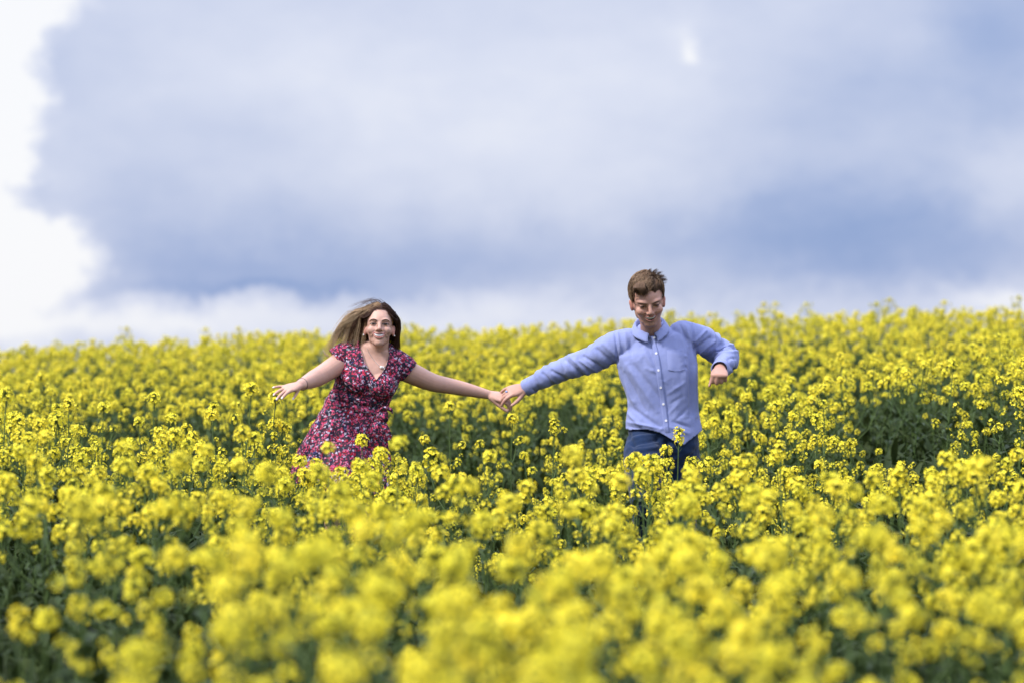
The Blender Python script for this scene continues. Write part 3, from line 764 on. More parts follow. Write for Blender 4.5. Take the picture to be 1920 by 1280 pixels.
def head_finish(V, Nn, tint, Mh, p):
    """small sculpting and natural colouring on the fused head"""
    inv = np.linalg.inv(np.array(Mh)); L = V @ inv[:3, :3].T + inv[:3, 3]
    x, y, z = L[:, 0], L[:, 1], L[:, 2]; near = (np.abs(x) < .12) & (np.abs(z) < .16) & (np.abs(y) < .16); fr = near & (y < -.035)
    mw, my, mo = p['mouth']; u = np.clip(np.abs(x) / mw, 0, 1)
    up = my - .0035 + .0075 * u ** 2; lo = my - mo + .004 + (mo + .003) * u ** 2.2
    inside = fr & (np.abs(x) < mw * .93) & (z < up) & (z > lo)
    disp = np.zeros(len(V)); disp[inside] -= .0075
    for s in (-1, 1):
        g = np.exp(-((x - s * .020) / .0065) ** 2 - ((z - .002) / .009) ** 2) * fr; disp -= g * .0045
        g = np.exp(-((x - s * .033) / .016) ** 2 - ((z - .0105) / .0035) ** 2) * fr; disp -= g * .0016
        d, t = segdist(x, z, s * .019, -.030, s * .042, -.054); disp -= np.exp(-(d / .0034) ** 2) * .0015 * fr
        d, t = segdist(x, z, s * .022, -.010, s * .041, -.013); disp -= np.exp(-(d / .003) ** 2) * .0012 * fr
        d, t = segdist(x, z, s * .009, -.0385, s * .0100, -.0390); disp -= np.exp(-(d / .0022) ** 2) * .002 * fr * (y < -.09)
    V = V + Nn * disp[:, None]
    def paint(w, c):
        w = np.clip(w, 0, 1)[:, None]; tint[:] = tint * (1 - w) + np.array(c) * w
    red = p['flush']
    for s in (-1, 1):
        paint(.18 * np.exp(-((x - s * .040) / .019) ** 2 - ((z + .034) / .017) ** 2) * fr, red)
        paint(.55 * np.exp(-((np.abs(x) - .078) / .012) ** 2) * near * (np.abs(z + .02) < .035) * (y > -.02), red)
    paint(.18 * np.exp(-(x / .013) ** 2 - ((z + .029) / .012) ** 2) * fr, red)
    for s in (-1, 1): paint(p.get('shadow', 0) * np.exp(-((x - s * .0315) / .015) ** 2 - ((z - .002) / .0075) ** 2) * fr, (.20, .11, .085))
    lipw = fr & (np.abs(x) < mw * 1.02) & (z < up + .0050) & (z > lo - .0068) & ~inside & (y < -.072)
    paint(.80 * lipw, p['lip']); paint(1.0 * inside, (.035, .010, .010))
    if p.get('stubble'):
        w = near & (y < .03) & (z < -.050); paint(.16 * w * (1 - .8 * lipw), (.20, .13, .10))
    return V
def face_children(root, Mh, p, look):
    bm = [o for o in root.children if o.name.startswith('body')][0].data
    bb = BVHTree.FromPolygons([tuple(v.co) for v in bm.vertices], [tuple(q.vertices) for q in bm.polygons])
    dr = (Mh.to_3x3() @ Vector((0, 1, 0))).normalized()
    def fp(x, z, off):
        h, n, i, d = bb.ray_cast(Mh @ Vector((x, -.16, z)), dr)
        return np.array(h - dr * off) if h is not None else np.array(Mh @ Vector((x, -.08, z)))
    o = p['open']
    for s in (-1, 1):
        cx = s * .0315; hw = .0158; k = 19; q = 7
        def lid(a, up): return (o * (1 - abs(a) ** 2.2) + .0006 * s * a) if up else (-o * .62 * (1 - abs(a) ** 2.4) + .0006 * s * a)
        G = np.array([[fp(cx + a * hw, lid(a, 0) + (lid(a, 1) - lid(a, 0)) * t, .0012 + .0010 * math.sin(math.pi * t) * (1 - a * a)) for t in np.linspace(0, 1, q)] for a in np.linspace(-1, 1, k)])
        ic = look[0] / hw; ir = .0066 / hw
        cols = np.linspace(-1, 1, k)[:-1] + 1 / (k - 1)
        F = [(i * q + j, i * q + j + 1, (i + 1) * q + j + 1, (i + 1) * q + j) for i in range(k - 1) for j in range(q - 1)]
        e = link('eye', MB().add(G.reshape(-1, 3), F).mesh('eye', [EYEW]), root)
        G2 = G - np.array(dr) * .0007
        F2 = [f for i in range(k - 1) for f in F[i * (q - 1):(i + 1) * (q - 1)] if abs(cols[i] - ic) < ir]
        link('iris', MB().add(G2.reshape(-1, 3), F2).mesh('iris', [IRIS]), e)
        pts = [fp(cx + a * hw * 1.10, lid(max(-1, min(1, a)), 1) + .0006 + (.0012 if s * a > .9 else 0), .0016) for a in np.linspace(-1.06, 1.06, 9)]
        la = MB(); la.add(*loft(pts, np.array([.0004, .0009, .0013, .0015, .0016, .0016, .0015, .0012, .0006])[::s] * p.get('lash', 1), None, (0, 0, 1), 6, 3))
        pts = [fp(cx + a * hw, lid(a, 0) - .0004, .0012) for a in np.linspace(-1, 1, 7)]
        la.add(*loft(pts, [.0003, .0005, .0007, .0008, .0007, .0005, .0003], None, (0, 0, 1), 6, 3)); link('eyelashes', la.mesh('eyelashes', [BROW]), root)
        br = MB(); b = p['brow']
        pts = [fp(s * xx, zz, .0006) for xx, zz in ((.0125, b - .003), (.020, b - .0008), (.029, b + .0018), (.038, b + .0022), (.0455, b + .0000), (.052, b - .0045))]
        br.add(*loft(pts, np.array([.0014, .0022, .0025, .0022, .0014, .0005]) * p.get('bw', 1), np.array([.0010, .0014, .0016, .0014, .0012, .0006]) * p.get('bw', 1), (0, 0, 1), 8, 4)); link('eyebrow', br.mesh('eyebrow', [BROW]), root)
    mw, my, mo = p['mouth']; tb = MB(); k = 15; tw = mw * .80
    for zt, zb in ((my - .0046, my - .0046 - p['teeth'] * .85),):
        V = []
        for i in range(k):
            xx = -tw + 2 * tw * i / (k - 1); uu = abs(xx) / mw
            yy0 = -.0862 + 9.5 * xx * xx; a = zt + .006 * uu ** 2; bb = zb + (.006 + p['teeth'] * .75) * uu ** 2.6 + .0004 * (i % 2)
            V += [(xx, yy0 + .001, a + .002), (xx, yy0 - .0008, (a + bb) / 2), (xx, yy0, bb), (xx, yy0 + .006, bb), (xx, yy0 + .006, a)]
        F = [(i * 5 + j, i * 5 + (j + 1) % 5, (i + 1) * 5 + (j + 1) % 5, (i + 1) * 5 + j) for i in range(k - 1) for j in range(5)]
        tb.add(*xf((np.array(V), F), Mh))
    link('teeth', tb.mesh('teeth', [TEETH]), root)
def headmatrix(mid, hdy, yaw, pitch, roll, sc):
    Rm = Matrix.Rotation(R(yaw), 4, 'Z') @ Matrix.Rotation(R(pitch), 4, 'X') @ Matrix.Rotation(R(roll), 4, 'Y') @ Matrix.Scale(sc, 4)
    off = Rm @ Vector((0, -.084, 0)); t = Vector(P(mid[0], mid[1], hdy)) - off
    return Matrix.Translation(t) @ Rm
class Strands:
    def __init__(s): s.V = []; s.F = []; s.C = []; s.n = 0
    def add(s, pts, r0, c0, c1, seg=9, cpow=1.6, flat=1.0):
        K = crom(pts, max(2, seg // (len(pts) - 1))); m = len(K); T = np.gradient(K, axis=0); T /= np.linalg.norm(T, axis=1)[:, None] + 1e-9
        A = np.cross(T, (0.3, .2, .93)); A /= np.linalg.norm(A, axis=1)[:, None] + 1e-9; B = np.cross(T, A)
        for i in range(m):
            t = i / (m - 1); r = r0 * (1 - .85 * t ** 1.8)
            for a in (0, 2.094, 4.189): s.V.append(K[i] + (A[i] * math.cos(a) + B[i] * math.sin(a)) * r)
            w = t ** cpow; c = np.array(c0) * (1 - w) + np.array(c1) * w; s.C += [c, c, c]
        for i in range(m - 1):
            for j in range(3): s.F.append((s.n + i * 3 + j, s.n + i * 3 + (j + 1) % 3, s.n + (i + 1) * 3 + (j + 1) % 3, s.n + (i + 1) * 3 + j))
        s.n += m * 3
    def shell(s, Mh, c, r, keep, col, nu=64, nv=40):
        V, F = ball(c, r, nu, nv); k = [f for f in F if all(keep(V[i]) for i in f)]
        k = [f if len(f) == 4 else (f[0], f[1], f[2]) for f in k]
        W, _ = xf((V, F), Mh)
        s.V += list(W); s.F += [tuple(i + s.n for i in f) for f in k]; s.C += [np.array(col)] * len(W); s.n += len(W)
    def mesh(s, name):
        me = bpy.data.meshes.new(name); me.from_pydata([tuple(v) for v in s.V], [], s.F); me.materials.append(HAIR)
        me.polygons.foreach_set('use_smooth', [True] * len(s.F)); ca = me.color_attributes.new('tint', 'FLOAT_COLOR', 'POINT')
        T = np.ones((len(s.V), 4)); T[:, :3] = np.array(s.C); ca.data.foreach_set('color', T.ravel()); me.update(); return me
def mkbody(mb, vox, base, root, heads, nails=(), nailcol=(.8, .72, .74)):
    V, F, Ed = remesh(mb, vox, 3, .5)
    for Mh, p in heads:     # soften the face, leave the nose and the lips crisp
        inv = np.linalg.inv(np.array(Mh)); L = V @ inv[:3, :3].T + inv[:3, 3]; x, y, z = L.T
        w = ((np.abs(x) < .069) & (np.abs(z) < .13) & (y < .05) & (y > -.12)).astype(float)
        w *= 1 - .92 * np.exp(-(x / .016) ** 4 - ((z + .020) / .026) ** 4) * (y < -.07)
        w *= 1 - .85 * np.exp(-(x / .034) ** 4 - ((z - p['mouth'][1] + .006) / .014) ** 4) * (y < -.06)
        V = lap(V, Ed, 22, .55, w)
    Nn = vnormals(V, F); tint = np.tile(np.array(base, float), (len(V), 1))
    for Mh, p in heads: V = head_finish(V, Nn, tint, Mh, p)
    for tip, up, ax in nails:
        d = np.linalg.norm(V - (tip + up * .005), axis=1); w = (d < .0062)[:, None]; tint = np.where(w, nailcol, tint)
    return link('body', mesh_from(V, F, 'body', [SKIN], tint), root)
def bvh_of(V, F): return BVHTree.FromPolygons([tuple(v) for v in V.tolist()], [tuple(f) for f in F.tolist()])
CAMP = Vector((0, 0, CAMZ))
def project(bvh, px, py, off=.003):
    """the point of a garment that the photograph shows at (px, py)"""
    dr = (Vector(P(px, py)) - CAMP).normalized(); h, nn, i, dist = bvh.ray_cast(CAMP, dr)
    if h is None: return np.array(P(px, py, -.1)), np.array((0, -1., 0))
    nn = nn if nn.dot(dr) < 0 else -nn
    return np.array(h + nn * off), np.array(nn)
def applique(bvh, rows, th=.003, nseg=14, name='placket', mats=None, root=None):
    """a thin raised piece of cloth: rows of picture points laid on a garment"""
    g = []; k = len(rows[0])
    K = [crom([(a[0], a[1], 0) for a in col], nseg) for col in zip(*rows)] if len(rows) > 2 else [np.array([(a[0], a[1], 0) for a in np.linspace(col[0], col[1], nseg + 1)]) for col in zip(*rows)]
    m = len(K[0]); mb = MB(); V = []
    for i in range(m):
        for j in range(k):
            edge = j in (0, k - 1) or i in (0, m - 1)
            V.append(project(bvh, K[j][i][0], K[j][i][1], -.001 if edge else th)[0])
    F = [(i * k + j, i * k + j + 1, (i + 1) * k + j + 1, (i + 1) * k + j) for i in range(m - 1) for j in range(k - 1)]
    mb.add(np.array(V), F); return link(name, mb.mesh(name, mats), root)
def cut(V, F, drop):
    F = F[~drop[F].any(axis=1)]
    e = np.sort(np.concatenate([F[:, [0, 1]], F[:, [1, 2]], F[:, [2, 3]], F[:, [3, 0]]]), axis=1); e = e[e[:, 0] != e[:, 1]]
    u, c = np.unique(e, axis=0, return_counts=True); be = u[c == 1]; m = np.zeros(len(V)); m[be.ravel()] = 1
    V[:] = lap(V, be, 10, .5, m)      # even out the cut edge
    return F
def snap(V, F, fn):
    """move the open border of a cut garment onto its seam line"""
    e = np.sort(np.concatenate([F[:, [0, 1]], F[:, [1, 2]], F[:, [2, 3]], F[:, [3, 0]]]), axis=1); e = e[e[:, 0] != e[:, 1]]
    u, c = np.unique(e, axis=0, return_counts=True); b = np.unique(u[c == 1]); V[b] = fn(V[b]); return V
def tube_coord(V, L):
    """position along a limb (metres) and distance from its axis"""
    K = crom(PP(L), 6); best = np.full(len(V), 9.); s = np.zeros(len(V)); acc = 0
    for a, b in zip(K[:-1], K[1:]):
        ab = b - a; l = np.linalg.norm(ab); t = np.clip(((V - a) @ ab) / (l * l), 0, 1); d = np.linalg.norm(V - a - t[:, None] * ab, axis=1)
        m = d < best; best[m] = d[m]; s[m] = acc + t[m] * l; acc += l
    return s, best, acc

# ================================================================== the woman
def build_woman():
    g0 = float(ground(P(660, 0)[0], D0)[0])
    root = empty('person', (P(662, 0)[0], D0, g0), 'laughing woman with wind-blown hair in a short-sleeved floral dress, running through yellow flowers', 'woman')
    lat = (math.cos(R(13)), 0, -math.sin(R(13)))
    Mh = headmatrix((711.5, 607.5), -.13, 3, -7, 2, .905)
    hp = dict(shadow=.5, lash=1.35, ear=.85, mouth=(.0325, -.0500, .0220), flush=(.60, .27, .22), lip=(.46, .15, .14), open=.0037, brow=.0205, teeth=.0120, lidcol=(.36, .20, .15), jaw=.86)
    b = MB()
    V, F = loft(PP([(705, 659, -.01), (700, 676, 0), (692, 698, 0), (686, 718, 0), (676, 746, .005), (668, 768, .01), (660, 800, .015), (655, 835, .02), (652, 856, .02)]),
                [.085, .148, .142, .132, .120, .122, .148, .158, .145], [.055, .078, .098, .105, .095, .092, .110, .115, .105], lat, 32, 4, pw=2.2); b.add(V, F)
    for c, r in (((671, 716, -.075), .062), ((712, 723, -.075), .062)): b.add(*ball(P(*c), (r * 1.05, r, r * .95), 20, 12))
    limb(b, [(706, 668, .0), (709, 655, -.015), (711, 640, -.035), (712, 628, -.03)], [.064, .050, .047, .047], (1, 0, 0), 20)
    limb(b, [(690, 657, .005), (668, 660, .01), (648, 667, .01)], [.036, .044, .046], (0, 1, 0), 16)   # shoulders
    limb(b, [(722, 663, .005), (738, 672, .015), (751, 685, .02)], [.036, .044, .045], (0, 1, 0), 16)
    head_parts(b, Mh, hp)
    # her right arm reaches out towards the camera, the left one back to the man
    RA = [(648, 672, .01), (630, 685, -.05), (600, 704, -.16), (590, 709, -.21), (577, 715, -.29), (563, 721, -.36)]
    limb(b, RA, [.053, .050, .044, .042, .034, .0245], (0, 1, 0), 20)
    LA = [(750, 689, .02), (775, 701, .06), (810, 716, .12), (838, 722, .17), (872, 729, .21), (915, 739, .25)]
    limb(b, LA, [.052, .051, .044, .039, .034, .0225], (0, 1, 0), 20)
    nails = hand(b, P(561, 722, -.365), (-.70, -.62, -.20), (-.10, -.50, .86), .93, [(8, 14, 8), (18, 12, 8), (10, 14, 10), (-6, 8, 4)], [12, 3, -7, -20], dict(side=-1, along=.70, out=.32, down=.62, bend=.2, len=.66), )
    n2 = hand(b, P(917, 739, .25), (.97, -.12, -.22), (.05, -.55, .83), .93, [(24, 30, 18), (28, 34, 20), (32, 38, 22), (36, 42, 24)], [3, 1, -2, -6], dict(side=1, along=.85, out=.25, down=.45, bend=.2))
    # legs
    limb(b, [(674, 848, .01), (676, 900, .03), (672, 1000, .05), (668, 1085, .16), (664, 1150, .26)], [.082, .076, .053, .050, .034], (1, 0, 0), 18)
    limb(b, [(636, 848, .01), (630, 900, -.05), (628, 965, -.13), (632, 1020, .02), (636, 1070, .20)], [.082, .076, .054, .050, .034], (1, 0, 0), 18)
    mkbody(b, .0030, (.55, .325, .25), root, [(Mh, hp)], nails)
    face_children(root, Mh, hp, (.0, -.02))
    for c, dy, pit in (((663, 1168), .24, 0), ((637, 1080), .16, .10)):
        f = P(c[0], c[1], dy); m = MB()
        V, F = loft([f + (0, .05, -.0), f + (0, 0, .0), f + (0, -.09, -.02 - pit * .3), f + (0, -.17, -.025 - pit)], [.033, .037, .042, .03], [.034, .038, .024, .014], (1, 0, 0), 16, 4); m.add(V, F)
        link('shoe', m.mesh('shoe', [SHOE]), root)
    # ---- dress
    d = MB()
    V, F = loft(PP([(702, 657, .0), (698, 674, 0), (691, 696, 0), (686, 714, -.003), (681, 730, -.003), (676, 747, 0), (667, 765, .0), (661, 786, .0), (656, 808, .0), (650, 835, .0), (647, 862, -.01), (645, 890, -.02), (643, 915, -.03), (642, 950, -.03)]),
                [.128, .160, .157, .150, .143, .140, .144, .160, .176, .192, .205, .212, .218, .22], [.060, .088, .108, .120, .115, .108, .110, .125, .142, .162,   .19, .225, .24, .24], lat, 48, 4, pw=2.15); d.add(V, F)
    for c, r in (((671, 716, -.078), .068), ((713, 724, -.078), .068)): d.add(*ball(P(*c), (r * 1.08, r, r), 24, 16))
    SR = [(680, 652, .01), (662, 657, .01), (645, 666, .0), (630, 677, -.03), (617, 684, -.05)]; SL = [(722, 664, .01), (739, 672, .015), (755, 686, .02), (768, 698, .04), (782, 706, .06)]
    d.add(*loft(PP(SR), [.040, .052, .062, .062, .060], None, (0, 1, 0), 24, 4)); d.add(*loft(PP(SL), [.040, .052, .060, .058, .056], None, (0, 1, 0), 24, 4))
    V, F, Ed = remesh(d, .0040, 4, .5); Nn = vnormals(V, F); x, y = topx(V)
    # skirt flutes, growing towards the hem, and the flying corner at the left
    ax = np.interp(y, [740, 935], [677, 641]); cy = D0; th = np.arctan2(V[:, 1] - cy, (x - ax) / 395.)
    w = np.clip((y - 762) / 150., 0, 1); w = w * w * (3 - 2 * w)
    amp = .028 * w; fl = np.sin(th * 8 + 1.2 * np.sin(th * 3 + 1.0) + (y - 800) * .012) * .65 + np.sin(th * 17 + 2.0 + (y - 800) * .02) * .25
    V = V + Nn * (amp * fl)[:, None]
    cor = np.clip((ax - 18 - x) / 60, 0, 1) * w; V[:, 0] -= cor * .020; V[:, 2] += cor * .025
    # gathers under the bust and at the waist, creases of the moving cloth
    x, y = topx(V); D = np.zeros(len(V)); fr = Nn[:, 1] < .3
    for s in [(632, 700, 690, 742, 3.5, .004), (628, 715, 684, 750, 3, -.004), (622, 735, 700, 760, 3, .004), (640, 722, 735, 748, 3, -.003), (640, 690, 668, 705, 3, .004), (742, 700, 728, 716, 3, .004),
              (625, 752, 726, 768, 3.5, -.009), (630, 772, 600, 812, 4, .007), (640, 775, 618, 835, 4, -.006), (660, 772, 646, 850, 5, .007), (690, 775, 690, 850, 5, -.006), (612, 768, 592, 800, 4, .006), (706, 778, 722, 850, 5, .007),
              (686, 712, 693, 742, 5, -.008), (650, 738, 715, 745, 3, -.005), (684, 750, 720, 756, 2.5, .004)]:
        dd, t = segdist(x, y, *s[:4]); D += np.exp(-(dd / s[4]) ** 2) * s[5] * np.sin(np.pi * np.clip(t * .9 + .08, 0, 1)) ** .5 * fr
    D += fbm(V, (16, 16, 9), 3.) * .0045 * (y > 690); D += fbm(V, (40, 40, 30), 9.) * .0018
    V = V + Nn * D[:, None]
    F0 = F.copy(); x, y = topx(V); front = V[:, 1] < D0 + .012
    neck = [(672, 600), (673.5, 648), (677, 663), (685, 684), (705.6, 712.5), (722.5, 691), (729.5, 667), (727, 655), (729, 600)]
    drop = inpoly(x, y, neck) & front
    drop |= inpoly(x, y, [(676, 600), (676, 655), (728, 664), (728, 600)])
    hem = 926 + 4 * np.sin(th * 5 + 1) + np.clip((650 - x) * .0, 0, 10) - cor * 26
    drop |= y > hem
    for dv, q, lim in ((nrm((-.82, -.15, -.57)), (628.5, 674, -.02), (x < 638) & (y < 697)), (nrm((.77, .15, -.64)), (767, 698, .03), (x > 752) & (y < 735))):
        a = P(*q); drop |= (((V - a) @ dv) > 0) & lim
    F = cut(V, F, drop)
    dro = link('dress', mesh_from(V, F, 'dress', [FLORAL]), root); sm = dro.modifiers.new('thickness', 'SOLIDIFY'); sm.thickness = .002; sm.offset = -1
    bv = bvh_of(V, F0)
    # neckline facing: a narrow rolled edge along the V
    m = MB(); pth = [project(bv, *q, .002)[0] for q in [(674, 650), (677, 663), (681, 674), (685, 684), (692, 694), (699, 704), (705.6, 712.5), (711, 706), (717, 699), (722.5, 691), (726.5, 679), (729.5, 668)]]
    m.add(*loft(pth, [.0032] * 12, [.0022] * 12, (0, 1, 0), 8, 3)); link('neckline', m.mesh('neckline', [FLORAL]), root)
    # sash with its bow
    m = MB(); k = 48; VV = []
    for i in range(k):
        a = 2 * math.pi * i / k
        for zz, rr in ((.013, .004), (.006, .0085), (-.006, .0085), (-.013, .004)):
            c = P(668.5, 763, 0); e = np.array(lat); upv = nrm(np.cross((0, -1., 0), e)) * 1
            VV.append(c + e * math.cos(a) * (.146 + rr) + np.array((0, 1, 0)) * math.sin(a) * (.113 + rr) - upv * zz * -1)
    m.add(np.array(VV), [(i * 4 + j, i * 4 + j + 1, ((i + 1) % k) * 4 + j + 1, ((i + 1) % k) * 4 + j) for i in range(k) for j in range(3)])
    K0 = (712, 770, -.14)
    m.add(*ball(P(*K0), (.016, .012, .014), 14, 10))
    for L, A, Bw in (([K0, (722, 764, -.16), (733, 768, -.16), (736, 774, -.14)], [.006, .019, .012, .003], [.005, .009, .007, .002]),
                     ([K0, (716, 780, -.17), (722, 788, -.16), (716, 793, -.14)], [.006, .018, .017, .006], [.005, .010, .009, .003]),
                     ([K0, (716, 788, -.16), (722, 806, -.17), (729, 824, -.16)], [.008, .016, .022, .020], [.004, .004, .005, .003]),
                     ([K0, (708, 786, -.15), (704, 800, -.17), (706, 818, -.165)], [.008, .013, .017, .014], [.004, .004, .005, .003])):
        m.add(*loft(PP(L), A, Bw, (1, 0, .3), 14, 5))
    link('sash', m.mesh('sash', [FLORAL]), root)
    # ---- jewellery
    body = [o for o in root.children if o.name.startswith('body')][0]
    bm = body.data; bb = BVHTree.FromPolygons([tuple(v.co) for v in bm.vertices], [tuple(q.vertices) for q in bm.polygons])
    m = MB(); pts = [project(bb, *q, .0022)[0] for q in [(689, 653), (692, 661), (697, 669), (703, 677), (709, 684), (714.5, 689)]]
    m.add(*loft(pts, [.0011] * 6, None, (0, 1, 0), 6, 4)); pts = [project(bb, *q, .0022)[0] for q in [(719, 691), (723, 684), (727, 675), (729, 664)]]
    m.add(*loft(pts, [.0010] * 4, None, (0, 1, 0), 6, 4)); nk = link('necklace', m.mesh('necklace', [METAL]), root)
    m = MB()
    for q, r in (((714.3, 688.5), .0075), ((718.0, 689.0), .0062), ((721, 691.5), .0048)): m.add(*ball(project(bb, *q, r * .7)[0], (r, r * .8, r), 12, 8))
    link('pendant', m.mesh('pendant', [PEARL]), nk)
    for s in (-1, 1):
        m = MB(); m.add(*xf(ball((s * .0805, -.004, -.049), .0042, 10, 8), Mh)); link('earring', m.mesh('earring', [PEARL]), root)
    m = MB(); c = P(566.5, 719.8, -.34); ax_ = nrm(P(563, 721, -.36) - P(577, 715, -.29)); e1 = nrm(np.cross(ax_, (0, 0, 1))); e2 = np.cross(ax_, e1)
    ring = [c + (e1 * math.cos(a) * 1.0 + e2 * math.sin(a)) * .0285 for a in np.linspace(0, 2 * math.pi, 25)]
    m.add(*loft(ring, [.0017] * 25, None, (0, 0, 1), 6, 1, cap=False)); link('bracelet', m.mesh('bracelet', [BAND]), root)
    m = MB(); c = P(949.5, 733.5, .205); m.add(*ball(c, (.0065, .0050, .0048), 10, 8)); ri = link('ring', m.mesh('ring', [GEM]), root)
    # ---- hair
    S = Strands(); rg = random.Random(5)
    DK = (.040, .018, .012); MD = (.12, .062, .034); BL = (.66, .48, .29); LT = (.30, .18, .10)
    def keep(v):
        if v[1] < -.028 and v[2] < .086 + .0 * abs(v[0]) and abs(v[0] - .003) < .068: return v[2] > .078 - 3.2 * (v[0] - .004) ** 2 * 2.4
        if v[2] < .004 and v[1] < .022 and v[1] > -.06: return False
        return v[2] > -.085
    S.shell(Mh, (0, .016, .034), (.0795, .0985, .0868), keep, DK)
    inv = Mh.inverted()
    def H(x, y, z): return np.array(Mh @ Vector((x, y, z)))
    def scalp(x, y, lift=1.0):
        q = max(0, 1 - (x / .0795) ** 2 - ((y - .016) / .0985) ** 2); return H(x * lift, .016 + (y - .016) * lift, .034 + .0868 * math.sqrt(q) * lift)
    px0 = .006
    # left mass, blown out to the left of the picture
    locks = []
    for k in range(46):
        locks.append((rg.random() ** 1.1, rg.random(), rg.uniform(-.062, .095), rg.random(), rg.uniform(-5, 5), rg.uniform(-10, 7), rg.random()))
    for i in range(2600):
        lq, ls, ly, lr, ltx, lty, lcol = locks[i % 46]
        q = min(1, max(0, lq + rg.gauss(0, .035))); yb = min(.095, max(-.062, ly + rg.gauss(0, .012))); rx = px0 - .075 * min(1, max(.02, ls + rg.gauss(0, .07)))
        if ((rx / .0795) ** 2 + ((yb - .016) / .0985) ** 2) > .97: continue
        r0 = scalp(rx, yb, 1.005); side = (px0 - rx) / .075; back = (yb + .06) / .155
        mid = P(688 - 29 * q + rg.uniform(-1.5, 1.5), 596 - 11 * q * (1 - side * .3) + 18 * side * (1 - q) + rg.uniform(-1.5, 1.5), -.085 + .10 * back + .05 * q)
        sp = rg.uniform(-1, 1)
        tip = P(686 - 60 * q + ltx + sp * 2.5, 652 - 4 * q + lty + rg.uniform(-9, 5) - 10 * (1 - q) * (lcol > .5), -.05 + .10 * back + rg.uniform(-.01, .01))
        m1 = scalp(max(-.075, rx - .028), max(-.05, yb + .012), 1.05)
        m2 = (mid * .45 + tip * .55) + np.array((sp * .003, rg.uniform(-.006, .006), .010 + .014 * q + .008 * math.sin(lr * 9)))
        light = lcol < .30 + .60 * q
        if q > .5 and rg.random() < .35: continue
        c1 = np.array(BL) * rg.uniform(.75, 1.35) if light else np.array(MD) * rg.uniform(.5, 1.2)
        c0 = np.array(LT) * rg.uniform(.45, .9) if (light and lr < .5) else np.array(DK) * rg.uniform(.7, 1.5)
        S.add([r0, m1, mid, m2, tip], rg.uniform(.0007, .0013), c0, c1, 20, rg.uniform(1.1, 1.8))
        if i % 11 == 0:
            w_ = np.array((rg.uniform(-.02, .01), rg.uniform(-.02, .02), rg.uniform(-.004, .022)))
            S.add([r0, m1 + w_ * .2, mid + w_ * .7, m2 + w_, tip + w_ * 1.6 + np.array((rg.uniform(-.03, .01), 0, rg.uniform(-.02, .01)))], .0006, c0, c1, 20, 1.2)
    for i in range(700):   # hair drawn back from the forehead on both sides of the parting
        sd = rg.choice((-1, 1)); a = rg.random(); x = px0 + sd * .066 * a; z = .088 - 9.5 * (a * .066) ** 2 + rg.uniform(-.002, .003)
        k2 = max(.02, 1 - (x / .0795) ** 2 - ((z - .034) / .0868) ** 2); p0 = np.array((x, .016 - .0985 * math.sqrt(k2), z))
        p1 = p0 + (sd * .014, .006, .006 - .004 * a); p2 = p1 + (sd * .020 * (1 - a * .5), .028, -.004 - .022 * a)
        def out(p, l):
            e = np.array((p[0] / .0795, (p[1] - .016) / .0985, (p[2] - .034) / .0868)); n_ = np.linalg.norm(e); e = e / n_ * l; return np.array((e[0] * .0795, .016 + e[1] * .0985, .034 + e[2] * .0868))
        S.add([H(*out(p0, .985)), H(*out(p1, 1.035)), H(*out(p2, 1.04))], rg.uniform(.0008, .0013), np.array(DK) * rg.uniform(.8, 1.6), (np.array(LT) if (rg.random() < .35 and sd < 0) else np.array(MD)) * rg.uniform(.5, 1.0), 12, 1.0)
    # wisps that fly past the shoulder
    for i in range(110):
        q = rg.random(); r0 = scalp(-.05 - .02 * q, .0 + .04 * rg.random(), 1.0)
        m1 = P(668 - 8 * q, 590 + 10 * rg.random(), -.06); tip = P(603 + 22 * rg.random(), 652 + 20 * rg.random(), -.02)
        m2 = P(640 - 9 * q, 612 + 10 * rg.random(), -.04)
        S.add([r0, m1, m2, tip], rg.uniform(.0006, .0011), MD, np.array(BL) * rg.uniform(.9, 1.3), 12, .8)
    for i in range(9):   # the loose light lock beside her shoulder
        a = P(606 + rg.uniform(-2, 2), 654 + rg.uniform(-2, 2), .03); S.add([P(616 + rg.uniform(-3, 3), 668 + rg.uniform(-3, 3), .05), P(610, 664 + rg.uniform(-2, 2), .04), a], .0010, BL, (.8, .74, .68), 6)
    # right side falls beside the face
    for i in range(1300):
        yb = rg.uniform(-.062, .09); rx = px0 + .0725 * rg.random() ** .75
        if ((rx / .0795) ** 2 + ((yb - .016) / .0985) ** 2) > .97: continue
        r0 = scalp(rx, yb, 1.005); q = rg.random(); back = (yb + .06) / .155
        m1 = scalp(min(.074, rx + .026), max(-.045, yb + .01), 1.055)
        mid = P(741.5 + 9 * q + rg.uniform(-1, 1), 606 + rg.uniform(-6, 6), -.055 + .09 * back)
        m2 = P(742 + 7 * q + rg.uniform(-1.5, 1.5), 628 + rg.uniform(-5, 5), -.035 + .08 * back)
        tip = P(736 + 13 * q + rg.uniform(-3, 3), 660 - 26 * q * rg.random() + rg.uniform(-5, 4), -.02 + .07 * back)
        S.add([r0, m1, mid, m2, tip], rg.uniform(.0008, .0014), np.array(DK) * rg.uniform(.7, 1.7), np.array(DK) * rg.uniform(.8, 2.2) if rg.random() < .85 else np.array(MD) * 1.5, 20)
    # thick dark hair behind the neck
    for i in range(500):
        a = P(rg.uniform(688, 742), 585, -.01 + rg.uniform(0, .05)); q = rg.random()
        tip = P(648 + 90 * q + rg.uniform(-4, 4), 652 + 12 * q, .03 + rg.uniform(-.02, .03)); m1 = P(a[0] * 0 + 676 + 66 * q, 620, .01 + rg.uniform(-.01, .03))
        S.add([a, m1, tip], .0022, DK, np.array(DK) * rg.uniform(.8, 1.8), 8)
